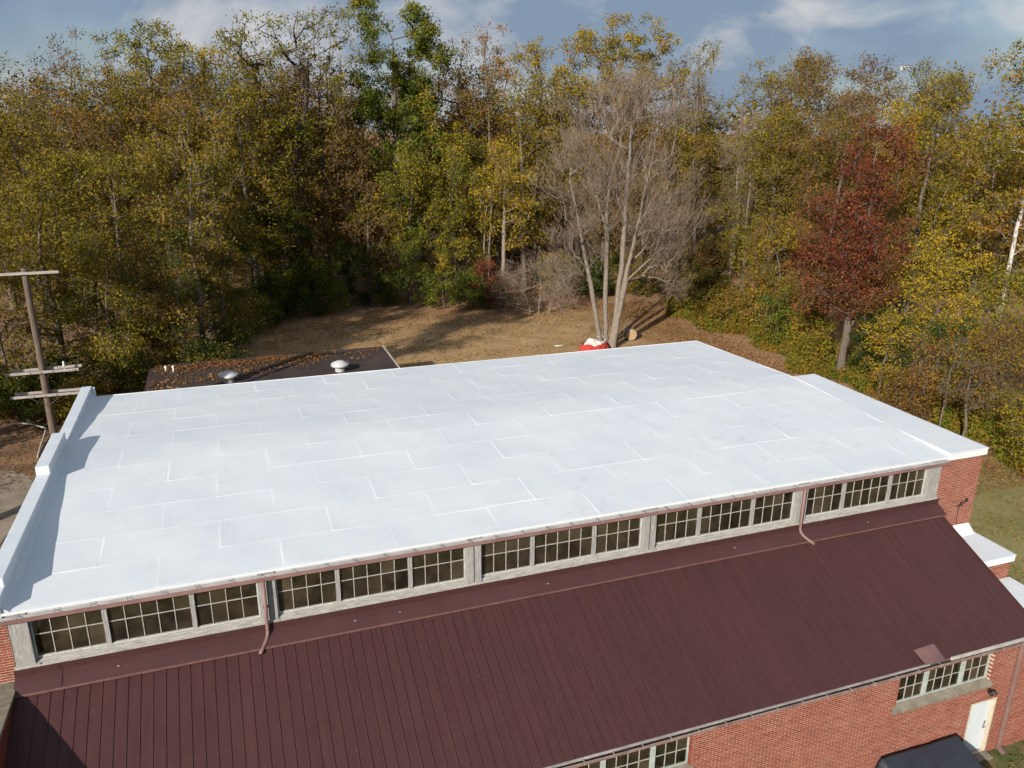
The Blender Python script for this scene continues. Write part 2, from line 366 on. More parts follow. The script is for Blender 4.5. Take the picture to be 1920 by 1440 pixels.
# ------------------------------------------------------------------ ground
def structure(o): o['kind'] = 'structure'; return o
gx = np.linspace(-700, 900, 81); gy = np.linspace(-300, 1300, 81)
GX, GY = np.meshgrid(gx, gy)
V = np.stack([GX.ravel(), GY.ravel(), np.zeros(GX.size)], 1); ii = np.arange(80)
q = (ii[:, None] * 81 + ii[None, :]).ravel()
F = np.stack([q, q + 1, q + 82, q + 81], 1)
structure(link(bpy.data.objects.new('ground', raw_mesh('ground', V, F.ravel(), np.full(len(F), 4), M['ground']))))
pad = MB(); a = [(-15, 22.0), (-6.1, 20.5), (-5.7, 24.5), (-6.0, 28.8), (-7.3, 30.2), (-10.5, 31.2), (-15, 31.6)]
pad.add([(x, y, .02) for x, y in a] + [(x, y, -.1) for x, y in a], [tuple(range(7))] + [(i, i + 7, (i + 1) % 7 + 7, (i + 1) % 7) for i in range(7)])
structure(pad.build('concrete_pad', mottled('dusty_concrete', (.20, .155, .11), (.31, .25, .185), 1.2, .9, .3)))

# ------------------------------------------------------------------ the brick building
B = thing('brick_building', 'long red brick building with white coated flat roof and maroon metal lean-to roof', 'building')
XL, XI, XR, X2 = -.68, -.30, 28.0, 29.68
YB, YR, YE = 15.93, 7.96, -.06
SL = (1.914 - 1.512) / 8.0
def roof_z(y): return Z0 + 1.512 + SL * (YR + .06 - np.sqrt((y - YR) ** 2 + 1.0))
YW = -4.37                                   # plane of the low front wall
def mz(y): return Z0 - .413 + .45 * (y + .35)    # maroon roof plane

# walls: mortar bodies with bricks laid proud of them
BRK_L, BRK_H, PX, PZ = .2315, .0565, .2455, .0703
brick_me = None
def brick_mesh(L):
    m = MB(); h = BRK_H / 2; d = .16; bv = .004
    V = [(-L / 2 + bv, -.007, -h + bv), (L / 2 - bv, -.007, -h + bv), (L / 2 - bv, -.007, h - bv), (-L / 2 + bv, -.007, h - bv),
         (-L / 2, -.004, -h), (L / 2, -.004, -h), (L / 2, -.004, h), (-L / 2, -.004, h),
         (-L / 2, d, -h), (L / 2, d, -h), (L / 2, d, h), (-L / 2, d, h)]
    Fc = [(0, 1, 2, 3)] + [(i + 4, (i + 1) % 4 + 4, (i + 1) % 4, i) for i in range(4)] + [(i + 8, (i + 1) % 4 + 8, (i + 1) % 4 + 4, i + 4) for i in range(4)]
    m.add(V, Fc); return m
def brick_layout(x0, x1, z0, z1, holes=()):
    out = []; nrow = int(round((z1 - z0) / PZ))
    for r in range(nrow):
        zc = z0 + (r + .5) * PZ
        spans = [(x0, x1)]
        for (a, b, c, d) in holes:
            if c < zc < d:
                ns = []
                for s, e in spans:
                    if b <= s or a >= e: ns.append((s, e)); continue
                    if a > s: ns.append((s, a))
                    if b < e: ns.append((b, e))
                spans = ns
        off = (r % 2) * PX / 2
        for s, e in spans:
            j = math.floor((s - off) / PX)
            while off + j * PX < e:
                a, b = max(off + j * PX, s), min(off + (j + 1) * PX, e)
                if b - a > .05: out.append(((a + b) / 2, zc, b - a - (PX - BRK_L)))
                j += 1
    return out
FULL = brick_mesh(BRK_L); FULL_ME = FULL.mesh('brick', M['brick'])
FV = np.concatenate(FULL.v); FF = FULL.f
def to_px(P):
    d = np.asarray(P, float) - CAM; z = d @ fw
    return 960 + FPX * (d @ r2) / z, 720 - FPX * (d @ u2) / z, z
brick_pool = []
def lay_bricks(wall, y, lay):
    for x, z, L in lay: brick_pool.append((wall, x, y, z, L))

w_lower = (22.60, 26.22, Z0 - 3.95, Z0 - 2.95); w_lower2 = (12.01, 15.63, Z0 - 3.95, Z0 - 2.95)
door_h = (25.72, 26.80, 0.08, Z0 - 4.72)
def holed_wall(m, x0, x1, z0, z1, y0, y1, holes):
    xs = sorted(set([x0, x1] + [h[i] for h in holes for i in (0, 1)])); zs = sorted(set([z0, z1] + [h[i] for h in holes for i in (2, 3)]))
    for i in range(len(xs) - 1):
        run = None
        for j in range(len(zs) - 1):
            cx, cz = (xs[i] + xs[i + 1]) / 2, (zs[j] + zs[j + 1]) / 2
            solid = not any(h[0] < cx < h[1] and h[2] < cz < h[3] for h in holes)
            if solid:
                if run is None: run = zs[j]
                if j == len(zs) - 2: m.box(xs[i], xs[i + 1], y0, y1, run, zs[j + 1])
            elif run is not None: m.box(xs[i], xs[i + 1], y0, y1, run, zs[j]); run = None
holes = [w_lower, w_lower2, door_h] + [(h_[0] - .12, h_[1] + .12, h_[2] - .21, h_[2]) for h_ in (w_lower, w_lower2)]
m = MB(); holed_wall(m, XL, X2, 0, Z0 - 2.62, YW, YW + .28, [(h_[0] - .016, h_[1] + .016, h_[2], h_[3]) for h_ in holes])
wall_front = m.build('front_wall', M['mortar'], B)
lay_bricks(wall_front, YW, brick_layout(XL, X2, 0.0, Z0 - 2.62, holes))
# right-hand stepped brick blocks
m = MB(); m.box(27.77, X2, 0, 8.9, 0, Z0 + 1.40); w1 = m.build('stair_block_wall', M['mortar'], B)
lay_bricks(w1, 0, brick_layout(27.77, X2, Z0 - 2.0, Z0 + 1.37))
m = MB(); m.box(27.95, X2, -1.80, -.01, 0, Z0 - 1.86); w2 = m.build('stair_block_wall', M['mortar'], B)
lay_bricks(w2, -1.80, brick_layout(27.95, X2, Z0 - 3.4, Z0 - 1.86))
m = MB(); m.box(27.95, X2, YW + .29, -1.82, 0, Z0 - 2.74); w3 = m.build('stair_block_wall', M['mortar'], B)
# left brick pier beside the clerestory, and the wing wall below it
m = MB(); m.box(XL, -.27, 0, .3, 0, Z0 + 1.44); w4 = m.build('corner_pier', M['mortar'], B)
lay_bricks(w4, 0, brick_layout(XL, -.27, Z0 - .35, Z0 + 1.40))
m = MB(); m.box(XL, XI, -5.1, -.015, 0, Z0 - .43); wing = m.build('wing_wall', M['brick'], B)
yy = -.015
for i in range(5):
    y1 = yy - 1.01; m = MB(); m.box(XL - .05, XI + .05, y1 + .012, yy - .014, Z0 - .43, Z0 - .34); m.build('coping_stone', M['stone'], B, bevel=.012); yy = y1
# left gable, rear wall, lower clerestory wall (hardly seen)
m = MB(); m.box(XL, XI, .301, YB - .05, 0, Z0 + 1.25); m.build('gable_wall', M['brick'], B)
m = MB(); m.box(XI, 28.0, YB - .35, YB - .06, 0, Z0 + 1.25); m.build('rear_wall', M['brick'], B)
m = MB(); m.box(27.72, 28.0, 8.95, YB - .36, 0, Z0 + 1.25); m.build('gable_wall', M['brick'], B)
m = MB(); m.box(-.26, 27.76, .02, .27, Z0 - 1.1, Z0 - .04); m.build('clerestory_base_wall', M['mortar'], B)
# brick objects: the 300 that show largest are single bricks, the rest one part per wall
arr = np.array([(b[1], b[2], b[3]) for b in brick_pool]); ux, uy, uz = to_px(arr)
vis = (ux > 5) & (ux < 1915) & (uy > 5) & (uy < 1435) & np.array([b[4] > .2 for b in brick_pool])
vis &= ~((arr[:, 1] < -4) & (arr[:, 0] < 11.6))
order = [i for i in np.argsort(np.where(vis, uz, 1e9)) if vis[i]][:300]
single = set(order)
for i in order:
    wl, x, y, z, L = brick_pool[i]
    o = inst('brick', FULL_ME, (x, y + random.uniform(-.002, .002), z), wl)
    o.rotation_euler = (0, random.uniform(-.006, .006), random.uniform(-.008, .008)); o.scale = (L / BRK_L, 1, 1)
rest = {}
for i, b in enumerate(brick_pool):
    if i not in single: rest.setdefault(b[0].name, []).append(b)
for nm, bl in rest.items():
    A = np.array([(b[1], b[2] + random.uniform(-.002, .002), b[3]) for b in bl]); Ls = np.array([b[4] for b in bl]) / BRK_L
    V = FV[None] * np.stack([Ls, np.ones_like(Ls), np.ones_like(Ls)], 1)[:, None, :] + A[:, None, :]
    Fq = np.array(FF)[None] + (np.arange(len(bl)) * len(FV))[:, None, None]
    o = link(bpy.data.objects.new('brickwork', raw_mesh('brickwork', V.reshape(-1, 3), Fq.ravel(), np.full(Fq.shape[0] * Fq.shape[1], 4), M['brick'])), bl[0][0])
    o['kind'] = 'stuff'

# ---- main roof: deck, sheets, edge
m = MB()
prof = [(YE + .02, roof_z(YE) - .02), (YR, roof_z(YR) - .02), (YB - .01, roof_z(YB) - .02), (YB - .01, roof_z(YB) - .30), (YR, roof_z(YR) - .30), (YE + .02, roof_z(YE) - .16)]
prof[1] = (YR, roof_z(YR) - .03)
m.prism_x(prof[::-1], XI, XR - .02); deck = m.build('roof_deck', M['white_plain'], B)
def wav(x, y):
    return .006 * np.sin(x * .37 + 2 * np.sin(y * .31)) * np.sin(y * .55 + x * .12) + .006 * np.sin(x * .9 + 1.3 * np.sin(y * .7)) * np.cos(y * 1.1 + .4 * x) + .006 * np.sin(2.3 * x + .6) * np.sin(2.9 * y + 1.1) + .003 * np.sin(5.1 * x + y * 2)
def roof_sheet(x0, x1, y0, y1, bl, bf):
    nx, ny = 13, 8
    tx = np.concatenate([[0, .03, .07, .15], np.linspace(.3, (x1 - x0) - .06, nx - 5), [x1 - x0]]) + x0
    ty = np.concatenate([[0, .03, .07, .15], np.linspace(.3, (y1 - y0) - .06, ny - 5), [y1 - y0]]) + y0
    X_, Y_ = np.meshgrid(tx, ty)
    Zr = roof_z(Y_)
    wobx = .02 * np.sin(Y_ * 3.1 + x0) ; woby = .018 * np.sin(X_ * 2.3 + y0 * 1.7)
    bead = np.zeros_like(X_)
    dxl = X_ - x0; dyf = Y_ - y0
    amp_l = bl * (.6 + .4 * np.sin(Y_ * 4 + x0 * 3)); amp_f = bf * np.clip(.7 + .5 * np.sin(X_ * 1.1 + y0 * 5.3), 0.15, 1)
    bead += amp_l * np.clip(dxl / .03, 0, 1) * np.exp(-dxl / .22) + amp_f * np.clip(dyf / .03, 0, 1) * np.exp(-dyf / .22)
    Zr = Zr + wav(X_, Y_) + bead
    on_edge_l = (dxl < .05) & (x0 > XI + .05); on_edge_f = (dyf < .05) & (y0 > YE + .05)
    Xo = X_ + np.where((X_ > x0 + .1) & (X_ < x1 - .01), 0, wobx * 0); Yo = Y_
    h, wd = X_.shape; V = np.stack([Xo.ravel(), Yo.ravel(), Zr.ravel()], 1)
    # skirt so that every sheet has thickness
    rim = list(range(wd)) + [r * wd + wd - 1 for r in range(1, h)] + [(h - 1) * wd + c_ for c_ in range(wd - 2, -1, -1)] + [r * wd for r in range(h - 2, 0, -1)]
    n0 = len(V); S0 = V[rim].copy(); S = S0.copy(); S[:, 2] -= .018; k_ = len(rim)
    V = np.concatenate([V, S0, S])
    i = np.arange((h - 1) * (wd - 1)); q = (i // (wd - 1)) * wd + i % (wd - 1)
    F = np.stack([q, q + 1, q + wd + 1, q + wd], 1).tolist()
    F += [[n0 + j, n0 + k_ + j, n0 + k_ + (j + 1) % k_, n0 + (j + 1) % k_] for j in range(k_)]
    o = bpy.data.objects.new('roof_sheet', raw_mesh('roof_sheet', V, [a for f in F for a in f], [4] * len(F), M['white'], [True] * (len(F) - k_) + [False] * k_)); link(o, deck)
rows = [YE] + [2.78 + 1.46 * j for j in range(-1, 9)] + [YB]
rows = [YE, 1.32, 2.78, 4.24, 5.70, 7.16, 8.62, 10.08, 11.54, 13.0, 14.46, YB]
for r in range(len(rows) - 1):
    off = 11.82 if r % 2 == 0 else 10.34           # staggered by half a sheet
    xs = [XI + .02] + [x for x in [off + 2.955 * j for j in range(-5, 8)] if XI + .7 < x < XR - .6] + [XR]
    xs = [xs[0]] + [x + random.uniform(-.05, .05) for x in xs[1:-1]] + [xs[-1]]
    for j in range(len(xs) - 1):
        roof_sheet(xs[j], xs[j + 1], rows[r], rows[r + 1], random.choice([.005, .008, .011, .015]), random.choice([.003, .005, .008, .011]))
m = MB(); m.box(XI - .3, XR + .02, YE - .035, YE + .0, roof_z(YE) - .05, roof_z(YE) + .012); m.build('drip_edge', M['white_paint'], B)
m = MB(); m.box(XI, XR + .03, YB + .001, YB + .03, roof_z(YB) - .2, roof_z(YB) + .015); m.build('drip_edge', M['white_paint'], B)
m = MB(); pr = [(8.0, roof_z(YR) + .012), (0, roof_z(0) + .012), (0, roof_z(0) - .25), (8.0, roof_z(YR) - .25), (15.9, roof_z(YB) - .25), (15.9, roof_z(YB) + .012)]
m.prism_x([(YE, roof_z(YE) + .014), (YR - .6, roof_z(YR - .6) + .014), (YR + .6, roof_z(YR + .6) + .014), (YB, roof_z(YB) + .014), (YB, roof_z(YB) - .26), (YR, roof_z(YR) - .26), (YE, roof_z(YE) - .16)][::-1], XR + .003, XR + .045)
m.build('gable_edge', M['white_paint'], B)
# parapet on the left, stepped up at the middle
par = MB()
for (y0, y1, zt) in [(-.10, .55, 1.86), (.551, 6.72, 2.08), (6.721, 9.65, 2.34), (9.651, 15.98, 1.97)]:
    par.box(XL, XI, y0, y1, Z0 + 1.25, Z0 + zt)
parapet = par.build('parapet', M['white_plain'], B, bevel=.02)
for (y0, y1, h) in [(-.04, YR, 0), (YR, 15.9, 0)]:                        # cant strip along its foot
    za_, zb_ = roof_z(y0), roof_z(y1); m = MB()
    m.add([(XI + .001, y0, za_ - .01), (XI + .16, y0, za_ + .005), (XI + .001, y0, za_ + .13), (XI + .001, y1, zb_ - .01), (XI + .16, y1, zb_ + .005), (XI + .001, y1, zb_ + .13)],
          [(0, 1, 2), (3, 5, 4), (1, 4, 5, 2), (0, 2, 5, 3), (0, 3, 4, 1)]); m.build('cant_strip', M['white_plain'], parapet)
m = MB(); m.box(XI + .002, XI + .1, 15.8, 15.96, roof_z(15.9), Z0 + 1.93); m.build('end_post', M['white_paint'], parapet, bevel=.01)
# white caps of the stepped blocks
for (y0, y1, zt, xa, fh) in [(-.10, 8.95, 1.635, XR + .05, .26), (-1.90, -.012, -1.60, 27.85, .25), (YW - .05, -1.815, -2.5, 27.85, .23)]:
    m = MB(); m.box(xa, X2 + .09, y0, y1, Z0 + zt - .05, Z0 + zt); cap = m.build('block_cap', M['white'], B, bevel=.008)
    m = MB(); m.box(xa, X2 + .07, y0 + .02, y1 - .004, Z0 + zt - fh, Z0 + zt - .053); m.build('fascia', M['white_paint'], cap)
m = MB(); m.add([(28.9, -.02, Z0 - 1.60), (29.62, -.02, Z0 - 1.60), (29.62, -.02, Z0 - 1.30), (28.9, -.02, Z0 - 1.28), (29.0, -.36, Z0 - 1.595), (29.66, -.30, Z0 - 1.595)],
      [(0, 4, 5, 1), (3, 2, 5, 4), (0, 3, 4), (1, 5, 2), (0, 1, 2, 3)]); m.build('corner_flashing', M['white_paint'], B)

# ---- clerestory: sill, posts, windows with every pane, timber braces behind
m = MB(); m.add([(-.25, -.12, Z0 - .01), (27.75, -.12, Z0 - .01), (27.75, -.12, Z0 + .03), (-.25, -.12, Z0 + .03), (-.25, .14, Z0 + .13), (27.75, .14, Z0 + .13), (27.75, .14, Z0 - .03), (-.25, .14, Z0 - .03)],
      [(0, 1, 2, 3), (3, 2, 5, 4), (4, 5, 6, 7), (7, 6, 1, 0), (0, 3, 4, 7), (1, 6, 5, 2)])
m.build('window_sill', M['sill'], B)
m = MB(); m.box(-.25, 27.75, .03, .14, Z0 + 1.36, Z0 + 1.45); m.build('window_head', M['post'], B)
BAY = 5.5
for i in range(6):
    x = BAY * i; hw = .21 if 0 < i < 5 else .25
    m = MB(); m.box(x - hw + (0 if i else .02), x + hw - (.08 if i == 0 else 0), -.075, .13, Z0 + .04, Z0 + 1.44)
    post = m.build('post', M['post'], B, bevel=.008)
    m = MB(); m.box(x - hw - .02, x + hw + .02, -.125, -.076, Z0 + .032, Z0 + .065); m.build('post_foot', M['sill'], post)
    if 0 < i < 5:
        m = MB(); m.box(x - .012, x + .012, -.079, -.0755, Z0 + .07, Z0 + 1.42); m.build('joint_batten', M['bark_dark'], post)
def pane_mesh(wd, ht):
    m = MB(); m.box(-wd / 2, wd / 2, -.002, .002, -ht / 2, ht / 2); return m.mesh('pane', M['glass'])
def box_mesh(name, a, b, c, mat):
    m = MB(); m.box(-a / 2, a / 2, -b / 2, b / 2, -c / 2, c / 2); return m.mesh(name, mat)
def window(x0, x1, z0, z1, y, units, mull, frame_mat, mull_mat, name='window', mw_=.11, label=None):
    fr = MB(); fb = .04
    fr.box(x0, x1, y - .03, y + .03, z0, z0 + fb); fr.box(x0, x1, y - .03, y + .03, z1 - fb, z1)
    fr.box(x0, x0 + fb, y - .03, y + .03, z0 + fb, z1 - fb); fr.box(x1 - fb, x1, y - .03, y + .03, z0 + fb, z1 - fb)
    wob = fr.build(name, frame_mat, B)
    npan = sum(units); pw = (x1 - x0 - 2 * fb - (len(units) - 1) * mw_) / npan; ph = (z1 - z0 - 2 * fb) / 2
    pm = pane_mesh(pw - .022, ph - .022); vm = box_mesh('muntin', .018, .03, z1 - z0 - 2 * fb, M['muntin']); zc = (z0 + z1) / 2
    mm = box_mesh('mullion', mw_, .09, z1 - z0 - 2 * fb, mull_mat)
    x = x0 + fb
    for u, nn in enumerate(units):
        hm = box_mesh('muntin', pw * nn - .002, .026, .018, M['muntin'])
        inst('muntin', hm, (x + pw * nn / 2, y - .003, zc), wob)
        for c_ in range(nn):
            if c_: inst('muntin', vm, (x + pw * c_, y - .001, zc), wob)
            for r_ in (0, 1):
                inst('pane', pm, (x + pw * (c_ + .5), y + .004, z0 + fb + ph * (r_ + .5)), wob, (random.gauss(0, .010), 0, random.gauss(0, .012)))
        x += pw * nn
        if u < len(units) - 1: inst('mullion', mm, (x + mw_ / 2, y - .02, zc), wob); x += mw_
    return wob
for i in range(5):
    xa = BAY * i + (.21 if i else .17); xb = BAY * (i + 1) - (.21 if i < 4 else .25)
    window(xa + .004, xb - .004, Z0 + .115, Z0 + 1.36, .085, (4, 5, 4), 2, M['sash'], M['post'])
for i in range(6):                          # timber knee braces inside, as seen through the glass
    x = BAY * i
    for s in (-1, 1):
        xa, xb = x + s * .12, x + s * 1.45
        if xb < 0 or xb > 27.6: continue
        m = MB(); m.beam((xa, .42, Z0 - .75), (xb, .42, Z0 + 1.28), .38, .08, (0, 1, 0)); m.build('brace', M['timber'], B)
    m = MB(); m.box(x - .11 + (.12 if i == 0 else 0), x + .11, .5, .74, Z0 - 4, Z0 + 1.28); m.build('inner_post', M['timber'], B)
m = MB()
for j in range(0, 28): m.box(.4 + j, .48 + j, .30, YB - .5, Z0 + 1.06, Z0 + 1.20)
jo = m.build('joists', M['timber'], B); jo['kind'] = 'stuff'
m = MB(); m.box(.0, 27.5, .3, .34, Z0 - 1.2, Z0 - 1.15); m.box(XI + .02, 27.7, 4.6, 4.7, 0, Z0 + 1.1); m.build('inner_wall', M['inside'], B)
# ---- upper gutter, straps, downspouts
m = MB(); gz = roof_z(YE) - .075
m.sheet_x([(YE - .062, gz), (YE - .075, gz - .11), (YE - .17, gz - .12), (YE - .195, gz - .095), (YE - .205, gz - .02), (YE - .195, gz - .015)], XI - .35, XR - .05, .004)
ug = m.build('gutter', M['gutter'], B)
m = MB(); m.sheet_x([(YE - .068, gz - .004), (YE - .080, gz - .100), (YE - .168, gz - .108), (YE - .188, gz - .09), (YE - .197, gz - .03)], XI - .34, XR - .06, .002); m.build('gutter_lining', M['gutter_in'], ug)
m = MB(); m.box(XI - .35, XR - .05, YE - .215, YE - .198, gz - .112, gz - .008); m.build('gutter_lip', M['gutter'], ug)
sm = MB(); sm.beam((0, YE - .05, gz + .03), (.05, YE - .205, gz - .01), .018, .006); smm = sm.mesh('strap', M['strap'])
x = .0
while x < XR - .1:
    inst('strap', smm, (x + random.uniform(-.03, .03), 0, 0), ug); x += .77
def downspout(x, turn, name='downspout'):
    P = [(x, YE - .15, gz - .12), (x, YE - .15, Z0 + .3), (x - .005, YE - .16, Z0 - .1), (x, YE - .19, mz(-.3) + .14), (x + turn * .03, YE - .27, mz(-.36) + .08), (x + turn * .12, YE - .46, mz(-.52) + .07), (x + turn * .22, YE - .60, mz(-.66) + .07)]
    Pn = [P[0], P[1], P[2]]
    for t in np.linspace(0, 1, 9)[1:]:
        a, b, c_, d = [np.array(v) for v in (P[2], P[3], P[4], P[6])]
        Pn.append(tuple((1 - t) ** 3 * a + 3 * (1 - t) ** 2 * t * b + 3 * (1 - t) * t * t * c_ + t ** 3 * d))
    m = MB(); m.tube(Pn, .048, 10); o = m.build(name, M['gutter'], B, True)
    m = MB(); m.box(x - .07, x + .07, YE - .152, YE - .09, Z0 + .52, Z0 + .56); m.build('pipe_clip', M['gutter'], o)
downspout(5.42, -1.1); downspout(21.95, 1.2)

# ---- maroon lean-to roof: one object per panel
PW = .2775; YT, YEV = -.40, -4.68
def panel_mesh():
    yt, ye = YT, YEV; prof = [(0, .004), (.006, .018), (.011, .022), (.023, .022), (.028, .018), (.036, .004), (.10, .004), (.107, .0055), (.114, .004), (.19, .004), (.197, .0055), (.204, .004), (PW, .004)]
    V = []
    ys = np.linspace(yt, ye, 5)
    for y in ys:
        for x, h in prof: V.append((x, y - .0, mz(y) - Z0 + h))
    n = len(prof); F = []
    for j in range(4):
        for i in range(n - 1): F.append((j * n + i, (j + 1) * n + i, (j + 1) * n + i + 1, j * n + i + 1))
    b0 = len(V)
    for y in (yt, ye):
        V += [(0, y, mz(y) - Z0 - .02), (PW, y, mz(y) - Z0 - .02)]
    F += [tuple(range(4 * n, 5 * n)) + (b0 + 3, b0 + 2), tuple(range(n))[::-1] + (b0, b0 + 1), (b0, b0 + 2, b0 + 3, b0 + 1)]
    m = MB(); m.add(V, F); return m.mesh('roof_panel', M['maroon'])
pm = panel_mesh()
m = MB(); m.prism_x([(YT + .1, mz(YT) - .02), (YEV + .04, mz(YEV) - .025), (YEV + .04, mz(YEV) - .18), (YT + .1, mz(YT) - .2)], XI + .003, 27.76)
lean = m.build('lean_to_roof', M['flash'], B)
np_ = int((27.78 - (.45 - 3 * PW + .05)) / PW)
x = .45 - 2 * PW
cnt = 0
while x + PW < 27.80:
    o = inst('roof_panel', pm, (x, random.uniform(-.006, .006), Z0 + random.uniform(-.001, .002)), lean); x += PW; cnt += 1
m = MB(); m.box(XI + .004, .45 - 2 * PW - .002, YEV, YT, 0, .01)
m = MB(); m.prism_x([(YT, mz(YT) + .002), (YT, mz(YT) - .018), (YEV, mz(YEV) - .018), (YEV, mz(YEV) + .002)], XI + .004, .45 - 2 * PW - .002); m.build('edge_panel', M['maroon'], lean)
m = MB(); m.prism_x([(YT, mz(YT) + .052), (YT, mz(YT) - .10), (YEV, mz(YEV) - .10), (YEV, mz(YEV) + .052)], x + .002, x + .05); m.build('rake_trim', M['maroon'], lean)
# apron flashing under the sill
m = MB(); m.sheet_x([(-.128, Z0 - .185), (-.134, Z0 - .012)], XI + .006, 27.83, .005); uf = m.build('upper_flashing', M['maroon'], B)
m = MB(); m.sheet_x([(-.118, Z0 - .012), (-.122, Z0 - .19), (-.30, Z0 - .285), (-.52, mz(-.52) + .062)][::-1], XI + .003, 27.84, .006); ap = m.build('apron_flashing', M['flash'], B)
m = MB(); m.sheet_x([(-.521, mz(-.521) + .066), (-.548, mz(-.548) + .058), (-.55, mz(-.55) + .042)][::-1], XI + .005, 27.83, .004); m.build('flashing_lip', M['maroon_lip'], ap)
m = MB(); m.tube([(.62, -.135, Z0 + .0), (.66, -.145, Z0 - .12), (.70, -.22, Z0 - .235), (.71, -.4, Z0 - .32), (.69, -.53, Z0 - .40)], .006, 5); m.build('stray_wire', M['black'], ap)
for xx in (1.9, 7.6, 8.8, 13.1, 19.4, 24.6):      # flakes and clips on the flashing
    m = MB(); m.box(xx, xx + .05, -.33, -.30, Z0 - .285, Z0 - .27); m.build('paint_flake', M['drip'], ap)
m = MB(); m.box(23.4, 27.4, -.13, -.124, Z0 - .10, Z0 - .03); m.build('patch_strip', M['maroon_lip'], ap)
# lower gutter with sag towards the right
def sag(x): return -.05 * max(0, (x - 23.8) / 4) ** 1 * (1 if x < 26 else .4) + .012 * math.sin(x * .8)
xs = np.arange(XI + .05, 28.3, .9); gp_ = [(-4.685, -.02), (-4.69, -.095), (-4.80, -.105), (-4.828, -.085), (-4.834, -.012), (-4.822, -.008)]
def gutter_mesh(prof, xs, nm, mat, t=.004):
    p_ = np.array(prof); V = []; n = len(p_)
    d = np.gradient(p_, axis=0); nn = np.stack([-d[:, 1], d[:, 0]], 1); nn /= np.linalg.norm(nn, axis=1)[:, None]; q_ = (p_ + nn * t)[::-1]; P = np.concatenate([p_, q_]); n = len(P)
    for x in xs:
        s = sag(x) + random.uniform(-.006, .006)
        for y, z in P: V.append((x, y, Z0 - 2.36 + z + s))
    F = [(j * n + i, (j + 1) * n + i, (j + 1) * n + (i + 1) % n, j * n + (i + 1) % n) for j in range(len(xs) - 1) for i in range(n)]
    m = MB(); m.add(V, F); return m
lg = gutter_mesh(gp_, xs, 'g', None).build('gutter', M['gutter_low'], B)
random.seed(9)
gutter_mesh([(-4.694, -.04), (-4.698, -.085), (-4.797, -.094), (-4.82, -.08), (-4.826, -.028)], xs, 'g', None, .003).build('gutter_lining', M['gutter_dark'], lg)
m = MB(); m.box(XI + .05, 23.2, -4.72, -4.684, Z0 - 2.405, Z0 - 2.352); m.build('drip_edge', M['drip'], lg)
m = MB(); m.box(24.0, 27.8, -4.74, -4.684, Z0 - 2.43, Z0 - 2.338); m.build('worn_drip_edge', M['trim'], lg)
bm_ = MB(); bm_.beam((0, -4.68, Z0 - 2.375), (.012, -4.835, Z0 - 2.37), .022, .008); bm_.beam((.012, -4.837, Z0 - 2.36), (.012, -4.841, Z0 - 2.46), .022, .006, (1, 0, 0)); bmm = bm_.mesh('strap', M['drip'])
x = .3
while x < 28: inst('strap', bmm, (x, 0, sag(x)), lg); x += .80
m = MB(); m.box(XI, 27.9, YW - .05, YW + .27, Z0 - 2.62, Z0 - 2.50); m.build('eave_board', M['drip'], B)
m = MB(); m.box(27.22, 27.33, YW - .135, YW - .035, .12, Z0 - 2.52); d3 = m.build('downspout', M['gutter'], B, bevel=.015)
for zc in (1.5, 3.2): 
    m = MB(); m.box(27.19, 27.36, YW - .145, YW - .034, zc, zc + .04); m.build('pipe_clip', M['gutter'], d3)
m = MB(); m.beam((27.275, YW - .085, .16), (27.30, YW - .30, .06), .11, .10); m.build('pipe_shoe', M['gutter'], d3)
# lower windows
for (a, b, z0_, z1_) in (w_lower, w_lower2):
    wob = window(a + .006, b - .006, z0_ + .04, z1_, YW + .12, (3, 4, 3), 2, M['green_sash'], M['green_sash'], mw_=.12)
    m = MB(); m.add([(a - .12, YW - .09, z0_ - .20), (b + .12, YW - .09, z0_ - .20), (b + .12, YW - .09, z0_ - .10), (a - .12, YW - .09, z0_ - .10), (a - .12, YW + .10, z0_ + .03), (b + .12, YW + .10, z0_ + .03), (b + .12, YW + .10, z0_ - .20), (a - .12, YW + .10, z0_ - .20)],
              [(0, 1, 2, 3), (3, 2, 5, 4), (4, 5, 6, 7), (7, 6, 1, 0), (0, 3, 4, 7), (1, 6, 5, 2)]); m.build('sill', M['concrete'], wob)
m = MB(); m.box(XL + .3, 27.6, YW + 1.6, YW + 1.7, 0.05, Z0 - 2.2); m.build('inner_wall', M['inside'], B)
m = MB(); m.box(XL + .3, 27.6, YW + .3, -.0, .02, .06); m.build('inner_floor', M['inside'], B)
# door
dx0, dx1, dz0, dz1 = door_h
m = MB(); m.box(dx0 + .004, dx0 + .06, YW - .006, YW + .2, dz0, dz1 - .004); m.box(dx1 - .06, dx1 - .004, YW - .006, YW + .2, dz0, dz1 - .004); m.box(dx0 + .061, dx1 - .061, YW - .006, YW + .2, dz1 - .06, dz1 - .004)
fr = m.build('door_frame', M['doorframe'], B)
m = MB(); m.box(dx0 + .064, dx1 - .064, YW + .11, YW + .155, dz0 + .03, dz1 - .064); dr = m.build('door', M['door'], B, bevel=.004)
m = MB(); m.box(dx1 - .19, dx1 - .13, YW + .10, YW + .1095, .95, 1.22); m.tube([(dx1 - .16, YW + .10, 1.02), (dx1 - .16, YW + .05, 1.02), (dx1 - .27, YW + .05, 1.02)], .012, 8); m.lathe([(.0, 0), (.02, 0), (.02, .02)], 10, (dx1 - .16, YW + .085, 1.16)); m.build('handle', M['steel'], dr)
for zc in (.35, 1.05, 1.8):
    m = MB(); m.tube([(dx0 + .07, YW + .105, zc), (dx0 + .07, YW + .105, zc + .1)], .010, 8); m.build('hinge', M['steel'], dr)
m = MB(); m.box(dx0 - .02, dx1 + .02, YW - .30, YW - .004, 0, .10); m.box(dx0 + .01, dx1 - .01, YW - .004, YW + .2, 0, .075); m.build('door_step', M['concrete'], B, bevel=.01)
